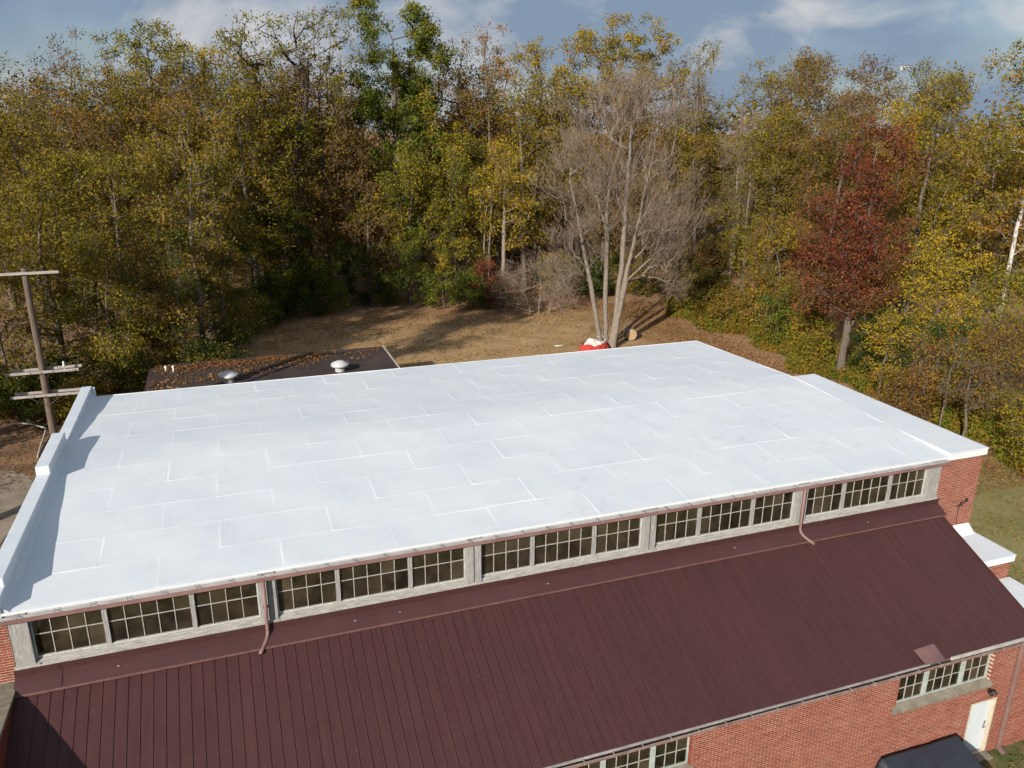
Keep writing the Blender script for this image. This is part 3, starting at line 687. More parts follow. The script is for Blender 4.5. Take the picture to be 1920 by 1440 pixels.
# wall lamp above the door and the old iron fittings high on the stair block
m = MB(); m.box(26.27, 26.37, YW - .05, YW - .014, Z0 - 4.40, Z0 - 4.26); lamp = m.build('wall_lamp', M['black'], B)
for s in (-1, 1):
    m = MB(); m.tube([(26.32 + s * .03, YW - .05, Z0 - 4.33), (26.32 + s * .08, YW - .12, Z0 - 4.32), (26.32 + s * .10, YW - .22, Z0 - 4.36)], [.02, .045, .06], 10); m.build('lamp_head', M['black'], lamp, True)
for (xx, zz_) in ((28.86, -.50), (29.10, -.38)):
    m = MB(); m.tube([(xx, -.012, Z0 + zz_), (xx, -.12, Z0 + zz_ + .02), (xx + .02, -.16, Z0 + zz_ + .10)], [.02, .02, .03], 8); m.lathe([(.05, 0), (.055, .03), (.03, .06), (.045, .09), (.02, .12)], 10, (xx + .02, -.17, Z0 + zz_ + .08)); m.build('iron_bracket', M['black'], B, True)
m = MB(); m.tube([(29.0, -.02, Z0 - .55), (28.98, -.02, Z0 - .9), (29.02, -.02, Z0 - 1.25)], .012, 6); m.build('wall_cable', M['black'], B)

# ------------------------------------------------------------------ loose things at the building
m = MB(); e = .45
P = [(22.95, -4.30), (23.75, -4.26), (23.74, -4.74), (23.0, -4.75)]; hts = [.075, .06, .06, .085]
m.add([(x, y, mz(y) + h) for (x, y), h in zip(P, hts)] + [(x, y, mz(y) + h + .008) for (x, y), h in zip(P, hts)], [(0, 3, 2, 1)[::-1], (4, 7, 6, 5)[::-1], (0, 1, 5, 4), (1, 2, 6, 5), (2, 3, 7, 6), (3, 0, 4, 7)])
tag(m.build('metal_sheet', mottled('faded_maroon_sheet', (.15, .08, .075), (.20, .11, .10), 2, .5, .1)), 'small faded maroon metal sheet lying loose on the lean-to roof above the gutter', 'metal sheet')
# tarpaulin-covered load against the wall
random.seed(77)
T = thing('covered_bin', 'bin under a black tarpaulin standing against the brick wall beside the white door', 'bin', (23.72, -5.4, 0))
nx, ny = 44, 26
tx = np.linspace(-1.62, 1.62, nx); ty = np.linspace(-1.0, .98, ny); V = []
for y in ty:
    for x in tx:
        ex = max(0, abs(x) - 1.52) / .10; ey = max(0, (-y) - .90) / .10; ez = max(0, y - .92) / .06
        d = max(ex, ey, ez)
        h = 1.32 - .30 * (0.98 - y) + .02 * math.sin(x * 2.2 + 1) * math.cos(y * 2.4) - .03 * math.exp(-((x - .1) / .05) ** 2) * (y < .6)
        h += .006 * math.sin(7 * x + 3 * y) + .005 * math.sin(13 * y - 4 * x)
        if d > 0: h -= min(1, d) ** 1.1 * (.75 + .10 * math.sin(9 * x + 7 * y))
        sxx = x + (.05 * math.sin(9 * y) * ex if ex else 0) * (1 if x > 0 else -1)
        V.append((sxx, y + (.04 * math.sin(8 * x) * ey), h))
F = [(j * nx + i, j * nx + i + 1, (j + 1) * nx + i + 1, (j + 1) * nx + i) for j in range(ny - 1) for i in range(nx - 1)]
m = MB(); m.add(V, F); o = m.build('tarpaulin', M['tarp'], T, True); sdm = o.modifiers.new('thick', 'SOLIDIFY'); sdm.thickness = .012
m = MB(); m.add([(-1.38, -.8, .08), (1.38, -.8, .08), (1.38, .88, .08), (-1.38, .88, .08), (-1.38, -.8, .70), (1.38, -.8, .70), (1.38, .88, 1.20), (-1.38, .88, 1.20)], [(0, 3, 2, 1), (4, 5, 6, 7), (0, 1, 5, 4), (1, 2, 6, 5), (2, 3, 7, 6), (3, 0, 4, 7)]); m.build('bin_body', mottled('dark_bin_steel', (.03, .035, .045), (.06, .065, .075), 4, .6, .2), T)
for s in (-1, 1):
    m = MB(); m.box(s * 1.2 - .1, s * 1.2 + .1, -.7, .7, 0, .079); m.build('skid', M['black'], T)
m = MB(); m.tube([(1.57, -.55, .42), (1.63, -.2, .55), (1.60, .2, .50), (1.58, .5, .68)], .012, 6); m.build('tie_rope', M['cable'], T)

# ------------------------------------------------------------------ utility pole
Pz = thing('utility_pole', 'old leaning-free wooden utility pole with grey crossarms beyond the roof parapet', 'utility pole', (-3.84, 25.0, 0))
Pz['label'] = 'old wooden utility pole with five grey crossarms beyond the left roof parapet'
m = MB(); hh = np.linspace(0, 12.35, 14); m.tube([(.01 * math.sin(z), .01 * math.cos(z * 1.3), z) for z in hh], np.linspace(.215, .135, 14), 14); m.build('post', M['pole'], Pz, True)
def arm(x0, x1, y, za, zb): 
    m = MB(); m.beam((x0, y, za), (x1, y, zb), .10, .125); return m.build('crossarm', M['arm'], Pz, bevel=.01)
arm(-1.62, 1.50, -.20, 12.12, 12.13)
a1_ = arm(-1.60, 1.66, -.24, 7.19, 7.20); a2_ = arm(-1.42, 1.74, .24, 7.22, 7.25)
a3_ = arm(-1.55, 1.68, -.25, 5.99, 5.97); a4_ = arm(-1.45, 1.72, .25, 6.02, 6.0)
ins = MB(); ins.lathe([(.018, 0), (.018, .08), (.05, .085), (.055, .12), (.035, .14), (.048, .17), (.03, .21), (.0, .22)], 10); im1 = ins.mesh('insulator', M['brown_porcelain'], True); im2 = ins.mesh('insulator', M['porcelain'], True)
for xx in (-1.3, -1.0, -.75, .6, 1.05): inst('insulator', im1, (xx, .24, 7.29), Pz)
o = inst('insulator', im2, (1.02, -.24, 7.26), Pz); o.scale = (1.1, 1.1, 1.9)
for (p_, q_) in [((-.75, -.27, 5.93), (-.05, -.2, 5.45)), ((.75, -.27, 5.93), (.05, -.2, 5.45)), ((.1, .2, 7.7), (.75, .26, 7.28))]:
    m = MB(); m.beam(p_, q_, .04, .008); m.build('arm_brace', M['strap'], Pz)
for (yy_, zz_) in ((-.31, 7.19), (-.31, 5.98)):
    for xx in (-1.45, -.5, 0, .5, 1.5):
        m = MB(); m.tube([(xx, yy_ + .03, zz_), (xx, yy_ - .0, zz_)], .028, 8); m.build('bolt', M['black'], Pz)
# pale cable lying over the ground beside it
pts = [(-12.5, 36.4, .12), (-10.5, 36.6, .3), (-9.2, 37.0, .42), (-8.4, 37.3, .5), (-7.4, 36.9, .40), (-6.6, 36.3, .28), (-6.55, 35.4, .2), (-6.5, 33.8, .1), (-6.35, 31.8, .05)]
pp = []
for i in range(len(pts) - 1):
    for t in np.linspace(0, 1, 5)[:-1]: pp.append(tuple(np.array(pts[i]) * (1 - t) + np.array(pts[i + 1]) * t))
m = MB(); m.tube(pp + [pts[-1]], .045, 7); tag(m.build('cable', M['cable'], None, True), 'pale bent cable lying on the leaf-strewn ground near the utility pole', 'cable')

# ------------------------------------------------------------------ shed behind
S = thing('shed', 'low shed with dark leaf-strewn flat roof behind the white roof', 'shed', (7.75, 35, 0))
def sb(x0, x1, y0, y1, z0, z1): m = MB(); m.box(x0 - 7.75, x1 - 7.75, y0 - 35, y1 - 35, z0, z1); return m
sb(.0, 15.6, 30.4, 39.3, 0, 2.66).build('wall', M['shedwall'], S)
RT = 2.9
x = -.35
rf = sb(-.35, 15.9, 30.0, 39.75, 2.66, 2.88).build('roof', M['rollroof'], S)
yy_ = 30.02
while yy_ < 39.6:
    y1 = min(yy_ + .98, 39.74); m = MB()
    m.add([(-.34 - 7.75, yy_ - 35, 2.905), (15.88 - 7.75, yy_ - 35, 2.905), (15.88 - 7.75, y1 - 35 + .03, 2.888), (-.34 - 7.75, y1 - 35 + .03, 2.888), (-.34 - 7.75, yy_ - 35, 2.882), (15.88 - 7.75, yy_ - 35, 2.882), (15.88 - 7.75, y1 - 35 + .03, 2.882), (-.34 - 7.75, y1 - 35 + .03, 2.882)],
          [(0, 1, 2, 3), (4, 7, 6, 5), (0, 4, 5, 1), (1, 5, 6, 2), (2, 6, 7, 3), (3, 7, 4, 0)]); m.build('roofing_strip', M['rollroof'], rf); yy_ = y1
sb(15.882, 15.96, 30.0, 39.78, 2.70, 2.95).build('edge_trim', M['trim'], S)
for (vx, vy) in ((4.75, 34.2), (11.95, 34.35)):
    m = MB(); m.lathe([(.34, 0), (.34, .42), (.36, .44)], 28, (vx - 7.75, vy - 35, 2.88)); nk = m.build('roof_vent', M['vent'], S, True)
    m = MB(); m.lathe([(.50, .36), (.60, .40), (.61, .54), (.55, .60), (.44, .62), (.43, .66), (.30, .70), (.24, .74), (.10, .76)], 32, (vx - 7.75, vy - 35, 2.88)); m.build('vent_cap', M['vent'], nk, True)
for (vx, vy, h) in ((1.25, 37.5, .38), (.75, 37.9, .3)):
    m = MB(); m.tube([(vx - 7.75, vy - 35, 2.88), (vx - 7.75, vy - 35, 2.88 + h)], .05, 10); m.lathe([(.08, h), (.09, h + .07), (.03, h + .12)], 12, (vx - 7.75, vy - 35, 2.88)); m.build('vent_pipe', M['porcelain'], S, True)

# ------------------------------------------------------------------ foliage tools
LEAF_S, LEAF_N, LEAF_B = .53, 1.5, 1.14
def cards(c, size, rg, upb=.35, ar=.55):
    n = len(c); nn = rg.normal(size=(n, 3)); nn[:, 2] = nn[:, 2] + upb * np.sign(nn[:, 2]); nn /= np.linalg.norm(nn, axis=1)[:, None]
    t = np.cross(nn, rg.normal(size=(n, 3))); t /= (np.linalg.norm(t, axis=1)[:, None] + 1e-9); b = np.cross(nn, t)
    s = np.broadcast_to(size, (n,))[:, None]
    return np.stack([c - t * s, c + b * s * ar + nn * s * .12, c + t * s, c - b * s * ar + nn * s * .12], 1).reshape(-1, 3)
def leaf_obj(name, c, size, col, parent, rg, upb=.35, ar=.55):
    V = cards(c, size, rg, upb, ar); n = len(c)
    me = raw_mesh(name, V, np.arange(4 * n), np.full(n, 4), M['leaf'], False, np.repeat(col, 4, 0))
    return link(bpy.data.objects.new(name, me), parent)
def twigs(P, D, L, r):
    n = len(P); D = D / (np.linalg.norm(D, axis=1)[:, None] + 1e-9); a = np.cross(D, [.3, .2, .93]); a /= (np.linalg.norm(a, axis=1)[:, None] + 1e-9); b = np.cross(D, a)
    L = np.broadcast_to(L, (n,))[:, None]; r = np.broadcast_to(r, (n,))[:, None]
    V = np.stack([P + a * r, P - a * r * .5 + b * r * .87, P - a * r * .5 - b * r * .87, P + D * L], 1).reshape(-1, 3)
    f = np.array([[0, 1, 3], [1, 2, 3], [2, 0, 3]])[None] + (np.arange(n) * 4)[:, None, None]
    return V, f.reshape(-1, 3)
PAL = {   # linear leaf colours and weights
 'olive': [((.17, .15, .027), 4), ((.24, .19, .034), 3), ((.10, .105, .02), 2), ((.23, .155, .034), 1)],
 'rustolive': [((.22, .155, .034), 4), ((.165, .145, .028), 4), ((.24, .13, .036), 1.5), ((.11, .10, .022), 1)],
 'green': [((.10, .145, .024), 4), ((.15, .18, .03), 3), ((.065, .10, .02), 3), ((.21, .20, .034), 1)],
 'greenyel': [((.17, .17, .024), 4), ((.25, .205, .03), 3), ((.095, .12, .02), 3), ((.29, .20, .03), 1)],
 'darkgreen': [((.032, .058, .014), 4), ((.05, .08, .018), 3), ((.085, .095, .02), 1)],
 'yellow': [((.36, .275, .034), 4), ((.28, .24, .034), 3), ((.42, .29, .034), 2), ((.16, .155, .026), 2)],
 'gold': [((.33, .255, .032), 4), ((.26, .215, .032), 3), ((.19, .165, .028), 2), ((.32, .16, .03), 1)],
 'orange': [((.31, .175, .03), 3), ((.22, .175, .03), 3), ((.13, .135, .024), 3), ((.34, .13, .03), 2)],
 'red': [((.155, .045, .033), 4), ((.205, .066, .040), 3), ((.10, .034, .028), 2.5), ((.22, .10, .045), 1.5), ((.12, .085, .03), 1)],
 'purple': [((.155, .10, .06), 3), ((.18, .12, .05), 3), ((.12, .085, .045), 2), ((.19, .15, .045), 2)],
 'brown': [((.16, .095, .036), 4), ((.21, .135, .045), 3), ((.10, .065, .03), 3), ((.16, .13, .035), 1)],
 'greygreen': [((.15, .15, .06), 4), ((.20, .18, .065), 3), ((.11, .115, .045), 2)],
}
def pick_cols(rg, clump_id, nclump, pal, spread=.16):
    cs = np.array([c for c, _ in PAL[pal]]); ws = np.array([w_ for _, w_ in PAL[pal]], float); ws /= ws.sum()
    cc = cs[rg.choice(len(cs), nclump, p=ws)]; cc2 = cs[rg.choice(len(cs), nclump, p=ws)]; t = rg.random((nclump, 1)); cc = cc * t + cc2 * (1 - t)
    col = cc[clump_id]; n = len(clump_id)
    own = cs[rg.choice(len(cs), n, p=ws)]; k_ = (rg.random(n) < .2)[:, None]
    col = np.where(k_, own, col) * rg.uniform(1 - spread, 1 + spread, (n, 1))
    return np.clip(col * LEAF_B * np.array([1.10, 1.0, .78]), .004, .6)
def crown_points(rg, H, zb, rad, n, shape):
    """clump centres: several overlapping lobes filling the crown, denser towards their outer shell"""
    zc = (H + zb) / 2; hz = (H - zb) / 2; nl = int(rg.integers(7, 12)); lobes = []
    for i in range(nl):
        t = (i + .5) / nl; z = zb + (H - zb) * (t * .92 + rg.uniform(-.05, .05)); a = i * 2.4 + rg.uniform(-.6, .6)
        if shape == 'oval': prof = math.sqrt(max(.06, 1 - ((z - zc) / hz) ** 2))
        elif shape == 'vase': prof = .35 + .65 * min(1, max(0, (z - zb) / (H - zb)) * 1.5) if z < zb + .8 * (H - zb) else .8
        elif shape == 'cone': prof = max(.15, 1.05 - .8 * (z - zb) / (H - zb))
        else: prof = 1.0 if z < zb + .75 * (H - zb) else .75
        ro = rad * prof * rg.uniform(.35, .72); lr = rad * rg.uniform(.38, .62) * (.6 + .4 * prof)
        lobes.append((ro * math.cos(a), ro * math.sin(a), min(z, H - lr * .8), lr, lr * rg.uniform(.75, 1.15)))
    lobes.append((rg.uniform(-.2, .2) * rad, rg.uniform(-.2, .2) * rad, H - rad * .38, rad * .38, rad * .40))
    L = np.array(lobes); pr = L[:, 3] ** 2; ch = rg.choice(len(L), n, p=pr / pr.sum())
    d = rg.normal(size=(n, 3)); d /= np.linalg.norm(d, axis=1)[:, None]; r_ = rg.random(n) ** .38
    P = L[ch, :3] + d * r_[:, None] * np.stack([L[ch, 3], L[ch, 3], L[ch, 4]], 1)
    P[:, 2] = np.clip(P[:, 2], zb * .75 + .3, H - .2)
    return P
def grow(rg, H, zb, clumps, trunk_r, stems=None, rise=.35, wob=.25):
    maxn = len(clumps) * 9 + 400; pos = np.zeros((maxn, 3)); par = np.full(maxn, -1); n = 0; paths = []
    tips = []
    stems = stems or [[(0, 0, 0), (rg.normal() * wob * .5, rg.normal() * wob * .5, H * .28), (rg.normal() * wob * 1.5, rg.normal() * wob * 1.5, H * .58), (rg.normal() * wob * 2, rg.normal() * wob * 2, H * .86)]]
    for st in stems:
        st = np.array(st, float); t = np.linspace(0, len(st) - 1, 15); P = np.stack([np.interp(t, np.arange(len(st)), st[:, i]) for i in range(3)], 1)
        P[1:-1] += rg.normal(size=(13, 3)) * [wob * .12, wob * .12, 0]
        ids = []
        for i in range(15): pos[n] = P[i]; par[n] = n - 1 if i else -1; ids.append(n); n += 1
        paths.append(ids); tips.append(ids[-1])
    axis = clumps[:, :2] - 0; order = np.argsort(np.linalg.norm(axis, axis=1) * .9 + np.abs(clumps[:, 2] - (zb + H) / 2) * .25)
    for ci in order:
        c = clumps[ci]; d = c - pos[:n]; dist = np.linalg.norm(d, axis=1) + 1e-6
        cost = dist * (1 + 1.6 * np.clip(rise - d[:, 2] / dist, 0, 2)); cost[pos[:n, 2] < zb * .62] += 50
        a = int(np.argmin(cost)); s = pos[a]; dd = c - s; L = np.linalg.norm(dd)
        kk = int(min(7, max(2, L / .9 + 1))); t = np.linspace(0, 1, kk + 1)[1:]
        ctrl = s + dd * .5 + np.array([0, 0, -.06 * L]) * rg.uniform(-.6, 1.4) + rg.normal(size=3) * .035 * L
        P = ((1 - t) ** 2)[:, None] * s + (2 * t * (1 - t))[:, None] * ctrl + (t ** 2)[:, None] * c
        ids = [a]
        for q_ in P: pos[n] = q_; par[n] = ids[-1]; ids.append(n); n += 1
        paths.append(ids); tips.append(ids[-1])
    cnt_ = np.zeros(n); cnt_[tips] = 1
    for i in range(n - 1, -1, -1):
        if par[i] >= 0: cnt_[par[i]] += cnt_[i]
    r_ = trunk_r * (cnt_ / cnt_.max()) ** .62
    r_ = np.maximum(r_, .014)
    # flare at the foot
    return pos[:n], paths, r_
def branch_mesh(pos, paths, r_, nst, scale_r=1.0, minr=.012):
    VV = []; FF_ = []; o = 0
    for pi, ids in enumerate(paths):
        P = pos[ids]; rr_ = r_[ids].copy()
        if pi >= nst: rr_[0] = min(rr_[0], rr_[1] * 1.25)
        else: rr_[0] *= 1.45; rr_[1] *= 1.12
        rr_[-1] *= .5; ns = 9 if pi < nst else (5 if rr_[0] > .07 else 4 if rr_[0] > .03 else 3)
        V, F = tube_arrays(P, np.maximum(rr_, minr * .6), ns); VV.append(V); FF_.append(np.array(F) + o); o += len(V)
    return np.concatenate(VV), np.concatenate(FF_)
def tree(name, label, loc, H, zb, rad, pal, seed, nclump=120, per=70, leaf=.26, cr=1.0, shape='oval', bark='bark', trunk_r=None, group=None, cat='tree', stems=None, clumps=None, tw=5, upb=.35, pal2=None, rise=.35, wob=.3, squash=.75):
    rg = np.random.default_rng(seed); leaf *= LEAF_S; per = int(per * LEAF_N); cr *= 1.06; nclump = int(nclump * 1.3); rad *= 1.08
    t = thing(name, label, cat, (loc[0], loc[1], 0), group)
    cl = crown_points(rg, H, zb, rad, nclump, shape) if clumps is None else clumps(rg)
    nclump = len(cl)
    trunk_r = trunk_r or .011 * H + .03
    pos, paths, r_ = grow(rg, H, zb, cl, trunk_r, stems, rise, wob); nst = len(stems) if stems else 1
    V, F = branch_mesh(pos, paths, r_, nst)
    Vs = [V]; loops = [F.ravel()]; sizes = [np.full(len(F), 4)]
    if tw:
        P = np.repeat(cl, tw, 0); D = rg.normal(size=P.shape) + [0, 0, .6] + np.repeat(cl / (np.linalg.norm(cl * [1, 1, 0], axis=1)[:, None] + 1.), tw, 0) * .6
        V2, F2 = twigs(P - D * .1, D, rg.uniform(.5, 1.25, len(P)) * cr, .016); loops.append(F2.ravel() + len(V)); Vs.append(V2); sizes.append(np.full(len(F2), 3))
    me = raw_mesh('trunk', np.concatenate(Vs), np.concatenate(loops), np.concatenate(sizes), M[bark], True)
    link(bpy.data.objects.new('trunk', me), t)
    if per:
        cid = np.repeat(np.arange(nclump), per); cid = cid[rg.random(len(cid)) < np.repeat(rg.uniform(.45, 1, nclump), per)]
        d = rg.normal(size=(len(cid), 3)); d /= np.linalg.norm(d, axis=1)[:, None]; rr_ = rg.random(len(cid)) ** .45 * cr * rg.uniform(.6, 1.25, nclump)[cid]
        c = cl[cid] + d * rr_[:, None] * [1, 1, squash]; c[:, 2] = np.maximum(c[:, 2], .1)
        col = pick_cols(rg, cid, nclump, pal)
        if pal2:
            col2 = pick_cols(rg, cid, nclump, pal2[0]); msk = pal2[1](cl, rg)[cid]; col = np.where(msk[:, None], col2, col)
        leaf_obj('crown', c, leaf * rg.uniform(.45, 1.35, len(c)), col, t, rg, upb)
    return t

# ------------------------------------------------------------------ the woods
WG = 'trees of the wood behind the building'
def T_(label, x, y, H, zb, rad, pal, seed, **k): return tree('tree', label, (x, y), H, zb, rad, pal, seed, group=WG, **k)
# back row against the sky, left to right
T_('rusty olive tree at the far left skyline', -11.7, 67.5, 22.4, 5.0, 6.8, 'rustolive', 1, nclump=130, per=75)
T_('sparse purplish-brown tree on the skyline above the utility pole', -7.6, 72.3, 26.8, 8.0, 6.0, 'purple', 2, nclump=125, per=36, shape='vase', leaf=.22)
T_('dense green round-topped tree on the left skyline', -.2, 71, 28.3, 9.0, 5.6, 'greenyel', 3, nclump=169, per=75, leaf=.24, shape='oval')
T_('small olive tree left of the dense round-topped skyline tree', -3.3, 66.7, 24.0, 6.0, 4.6, 'rustolive', 4, nclump=117, per=55)
T_('yellow-olive tree left of the big airy forked tree', 5, 76.2, 27.5, 8.0, 5.5, 'yellow', 5, nclump=133, per=50)
T_('big airy yellow-green tree with dark forked trunk on the skyline', 12.6, 68.9, 29.6, 10.0, 7.6, 'greenyel', 6, nclump=225, per=46, shape='vase', bark='bark_dark', leaf=.24, cr=.95, trunk_r=.5,
   stems=[[(0, 0, 0), (-.2, 0, 8), (-.5, 0, 14), (-2.2, .5, 20), (-3.2, .5, 25)], [(.0, 0, 0), (-.1, 0, 8), (-.3, 0, 13), (1.6, .3, 19), (2.4, 0, 25)]])
T_('narrow olive tree in the gap left of the forked tree', 8.1, 65.1, 22.7, 5.0, 4.3, 'olive', 7, nclump=104, per=60)
def two_lobes(rg):
    a = crown_points(rg, 32.2, 18, 3.7, 120, 'oval') + [-2.9, 0, 0]; b = crown_points(rg, 31.6, 17, 4.1, 140, 'oval') + [2.4, 0, 0]; c = crown_points(rg, 22, 8, 4.6, 100, 'oval') + [.8, 0, 0]
    return np.concatenate([a, b, c])
T_('tallest green tree with two rounded tops, cut by the upper edge of the picture', 24.9, 74.1, 32, 16, 6.4, 'green', 8, per=95, clumps=two_lobes, leaf=.28, trunk_r=.45, pal2=('greenyel', lambda c, rg: rg.random(len(c)) < .25))
T_('thin brown half-bare tree between the forked tree and the tallest green tree', 18.8, 75.2, 20.5, 4.0, 4.3, 'brown', 9, nclump=91, per=35)
T_('rust-tinged sparse tree right of the tallest green tree', 36.2, 76.3, 30.4, 7.0, 5.5, 'orange', 10, nclump=180, per=43, shape='vase', leaf=.23)
T_('slim golden tree between the rust-tinged tree and the broad golden crown', 41.9, 74.3, 28.4, 7.0, 4.0, 'gold', 12, nclump=120, per=45)
T_('loose yellow tree left of the broad golden crown', 45.6, 72.7, 28.8, 8.0, 4.7, 'gold', 13, nclump=120, per=42)
T_('broad golden-yellow crown rising behind the bare tree', 53.1, 71.3, 31.2, 10.0, 8.2, 'gold', 14, nclump=228, per=80, leaf=.27, trunk_r=.45, pal2=('greenyel', lambda c, rg: (rg.random(len(c)) < .3)))
T_('thin yellow-olive tree right of the broad golden crown', 60.6, 70.5, 28.6, 7.0, 4.8, 'greenyel', 15, nclump=135, per=41, leaf=.22)
T_('wispy olive tree with a few leaves at its top right of centre', 68.7, 71.1, 27.2, 7.0, 6.0, 'greenyel', 16, nclump=142, per=36, leaf=.22, shape='vase')
T_('broad pinkish-olive domed tree behind the red tree', 69.5, 57.9, 26.8, 8.0, 6.8, 'purple', 17, nclump=187, per=55, leaf=.24, pal2=('olive', lambda c, rg: c[:, 2] < 21))
T_('soft olive tree left of the domed tree', 61.3, 54.2, 21.6, 7, 5.2, 'rustolive', 18, nclump=140, per=62, leaf=.22)
T_('pale grey-green tree on the right skyline with drooping top', 82.7, 59.4, 26.4, 8.0, 6.6, 'greygreen', 19, nclump=156, per=45, leaf=.24)
T_('small round grey-green treetop near the right edge of the skyline', 89.3, 59.8, 24.9, 9.0, 3.5, 'greygreen', 20, nclump=71, per=55)
T_('bright yellow tree behind the right side of the red tree', 69.9, 43.8, 21.6, 5.0, 6.3, 'yellow', 21, nclump=170, per=75, leaf=.24)
T_('yellow-green tree directly behind the top of the red tree', 66.5, 49.9, 20.9, 7, 4.4, 'greenyel', 22, nclump=110, per=65, leaf=.23)
T_('orange and green sycamore with mottled white trunk at the right edge', 78.2, 38.2, 26.8, 7.0, 6.8, 'orange', 23, nclump=190, per=58, leaf=.26, bark='bark_white', trunk_r=.22, pal2=('greenyel', lambda c, rg: (c[:, 2] > 15) & (rg.random(len(c)) < .75)),
   stems=[[(-2.2, -1.0, 0), (-2.0, -.8, 5), (-1.5, -.5, 10), (-.6, 0, 15), (.4, 0, 22)]], rise=.15)
# middle rows
T_('olive tree at the left edge behind the utility pole arms', -6.8, 46, 17.2, 2, 4.7, 'olive', 31, nclump=150, per=80, leaf=.20, shape='cyl')
T_('green-olive tree standing behind the shed on the left', -1.8, 45.6, 18.3, 2, 4.9, 'olive', 32, nclump=170, per=80, leaf=.20, shape='cyl', pal2=('greenyel', lambda c, rg: rg.random(len(c)) < .35))
T_('brownish olive tree with pale stems above the left end of the shed', 3.0, 47.4, 19.6, 3, 4.6, 'rustolive', 33, nclump=140, per=70, leaf=.20, bark='bark_pale', shape='cyl', pal2=('olive', lambda c, rg: rg.random(len(c)) < .5))
T_('dark green tree with yellow sprays above the shed vents', 4.6, 53.6, 16.6, 2, 3.7, 'darkgreen', 34, nclump=120, per=80, leaf=.21, shape='cyl', pal2=('olive', lambda c, rg: rg.random(len(c)) < .4))
T_('low dark green tree at the left corner of the field', 11.2, 65.5, 11.5, 1.5, 4.0, 'darkgreen', 35, nclump=120, per=85, leaf=.23, pal2=('greenyel', lambda c, rg: rg.random(len(c)) < .3))
T_('small olive tree just right of the utility pole', -2.9, 41.5, 12.0, 1.5, 3.5, 'olive', 36, nclump=110, per=80, leaf=.18, shape='cyl', pal2=('green', lambda c, rg: rg.random(len(c)) < .3))
T_('brown-green small tree leaning over the shed roof', 1.6, 42.3, 11.8, 3.0, 3.2, 'rustolive', 37, nclump=100, per=70, leaf=.18, pal2=('darkgreen', lambda c, rg: rg.random(len(c)) < .4))
T_('olive tree low at the left edge of the picture', -9.2, 41.5, 12.5, 1.0, 3.9, 'olive', 38, nclump=110, per=80, leaf=.19, shape='cyl')
T_('green-yellow tree in front of the wood right of centre-left shrubs', 29.6, 67.8, 19, 4.5, 5.0, 'greenyel', 41, nclump=150, per=65, leaf=.24)
T_('yellow-olive tree with two tan trunks at the back of the field', 34.3, 65.3, 17.3, 6.2, 3.9, 'gold', 42, nclump=110, per=45, leaf=.24, bark='bark_pale', trunk_r=.22, stems=[[(0, 0, 0), (.1, 0, 5), (.2, 0, 10), (.2, 0, 15)], [(-1.5, .4, 0), (-1.5, .4, 5), (-1.3, .2, 9), (-1, 0, 13)], [(-2.2, .6, 0), (-2.1, .4, 4), (-2.0, .2, 8), (-1.8, 0, 11)]])
T_('green-yellow tree below the tallest green tree', 24.2, 67.1, 16.5, 4, 4.5, 'greenyel', 43, nclump=130, per=65, leaf=.24)
T_('dark brown half-bare tree at the back left of the field', 19.8, 66.5, 14.5, 3, 3.2, 'brown', 44, nclump=80, per=45, leaf=.22)
T_('olive-gold small tree right of the bare tree', 52.6, 41.6, 10.9, 1.6, 3.3, 'rustolive', 45, nclump=110, per=70, leaf=.20, pal2=('gold', lambda c, rg: rg.random(len(c)) < .25))
T_('low bright yellow tree right of the red tree', 57.6, 28.6, 11.4, 2.5, 4.6, 'yellow', 46, nclump=140, per=75, leaf=.20, shape='cyl', rise=.1)
# the red tree
def red_clumps(rg):
    a = crown_points(rg, 19.6, 12.6, 3.0, 85, 'oval') + [1.2, 0, 0]; b = crown_points(rg, 14.4, 8.0, 2.6, 62, 'oval') + [-2.2, 0, 0]
    c = crown_points(rg, 11.4, 5.2, 2.7, 62, 'oval') + [-3.0, .2, 0]; d = crown_points(rg, 12.5, 4.6, 3.2, 75, 'oval') + [1.7, .4, 0]; e = crown_points(rg, 11.5, 4.4, 2.6, 75, 'oval') + [-.2, -1.4, 0]
    return np.concatenate([a, b, c, d, e])
tree('red_tree', 'rust-red tree with straight grey trunk at the edge of the right-hand track', (51.3, 30.6), 19.7, 6, 5, 'red', 50, per=100, leaf=.19, cr=1.1, clumps=red_clumps, bark='bark', trunk_r=.32,
     stems=[[(0, 0, 0), (.1, 0, 2.5), (.3, .1, 5.5), (.6, .2, 10), (1.2, .3, 16)], [(0, 0, 0), (.1, 0, 2.4), (.7, 0, 4.4), (2.0, .2, 7.5), (2.6, .2, 10)]], pal2=('brown', lambda c, rg: (c[:, 2] < 9) & (rg.random(len(c)) < .35)), rise=.2)
# thin saplings and small trees along the right-hand edge
T_('bright yellow sapling in front of the dark undergrowth right of the red tree', 49.8, 24.7, 6.3, 1.8, 1.7, 'gold', 51, nclump=42, per=55, leaf=.17, cr=.7, rise=.0)
T_('brown-olive tangled tree behind the corner of the roof strip', 51.6, 17.6, 7.4, .8, 2.8, 'brown', 52, nclump=90, per=55, leaf=.16, pal2=('olive', lambda c, rg: rg.random(len(c)) < .45), bark='bark', cr=.8)
T_('thin pale-stemmed sapling with few leaves nearest the roof strip', 47.9, 17.6, 6.9, 2.6, 1.5, 'orange', 53, nclump=30, per=34, leaf=.15, bark='bark', trunk_r=.075, wob=.12, rise=.5)
T_('forked thin bare-stemmed sapling right of the pale-stemmed one', 46.8, 14.8, 6.3, 3.0, 1.5, 'brown', 54, nclump=26, per=20, leaf=.15, bark='bark', trunk_r=.085, wob=.12, rise=.5)
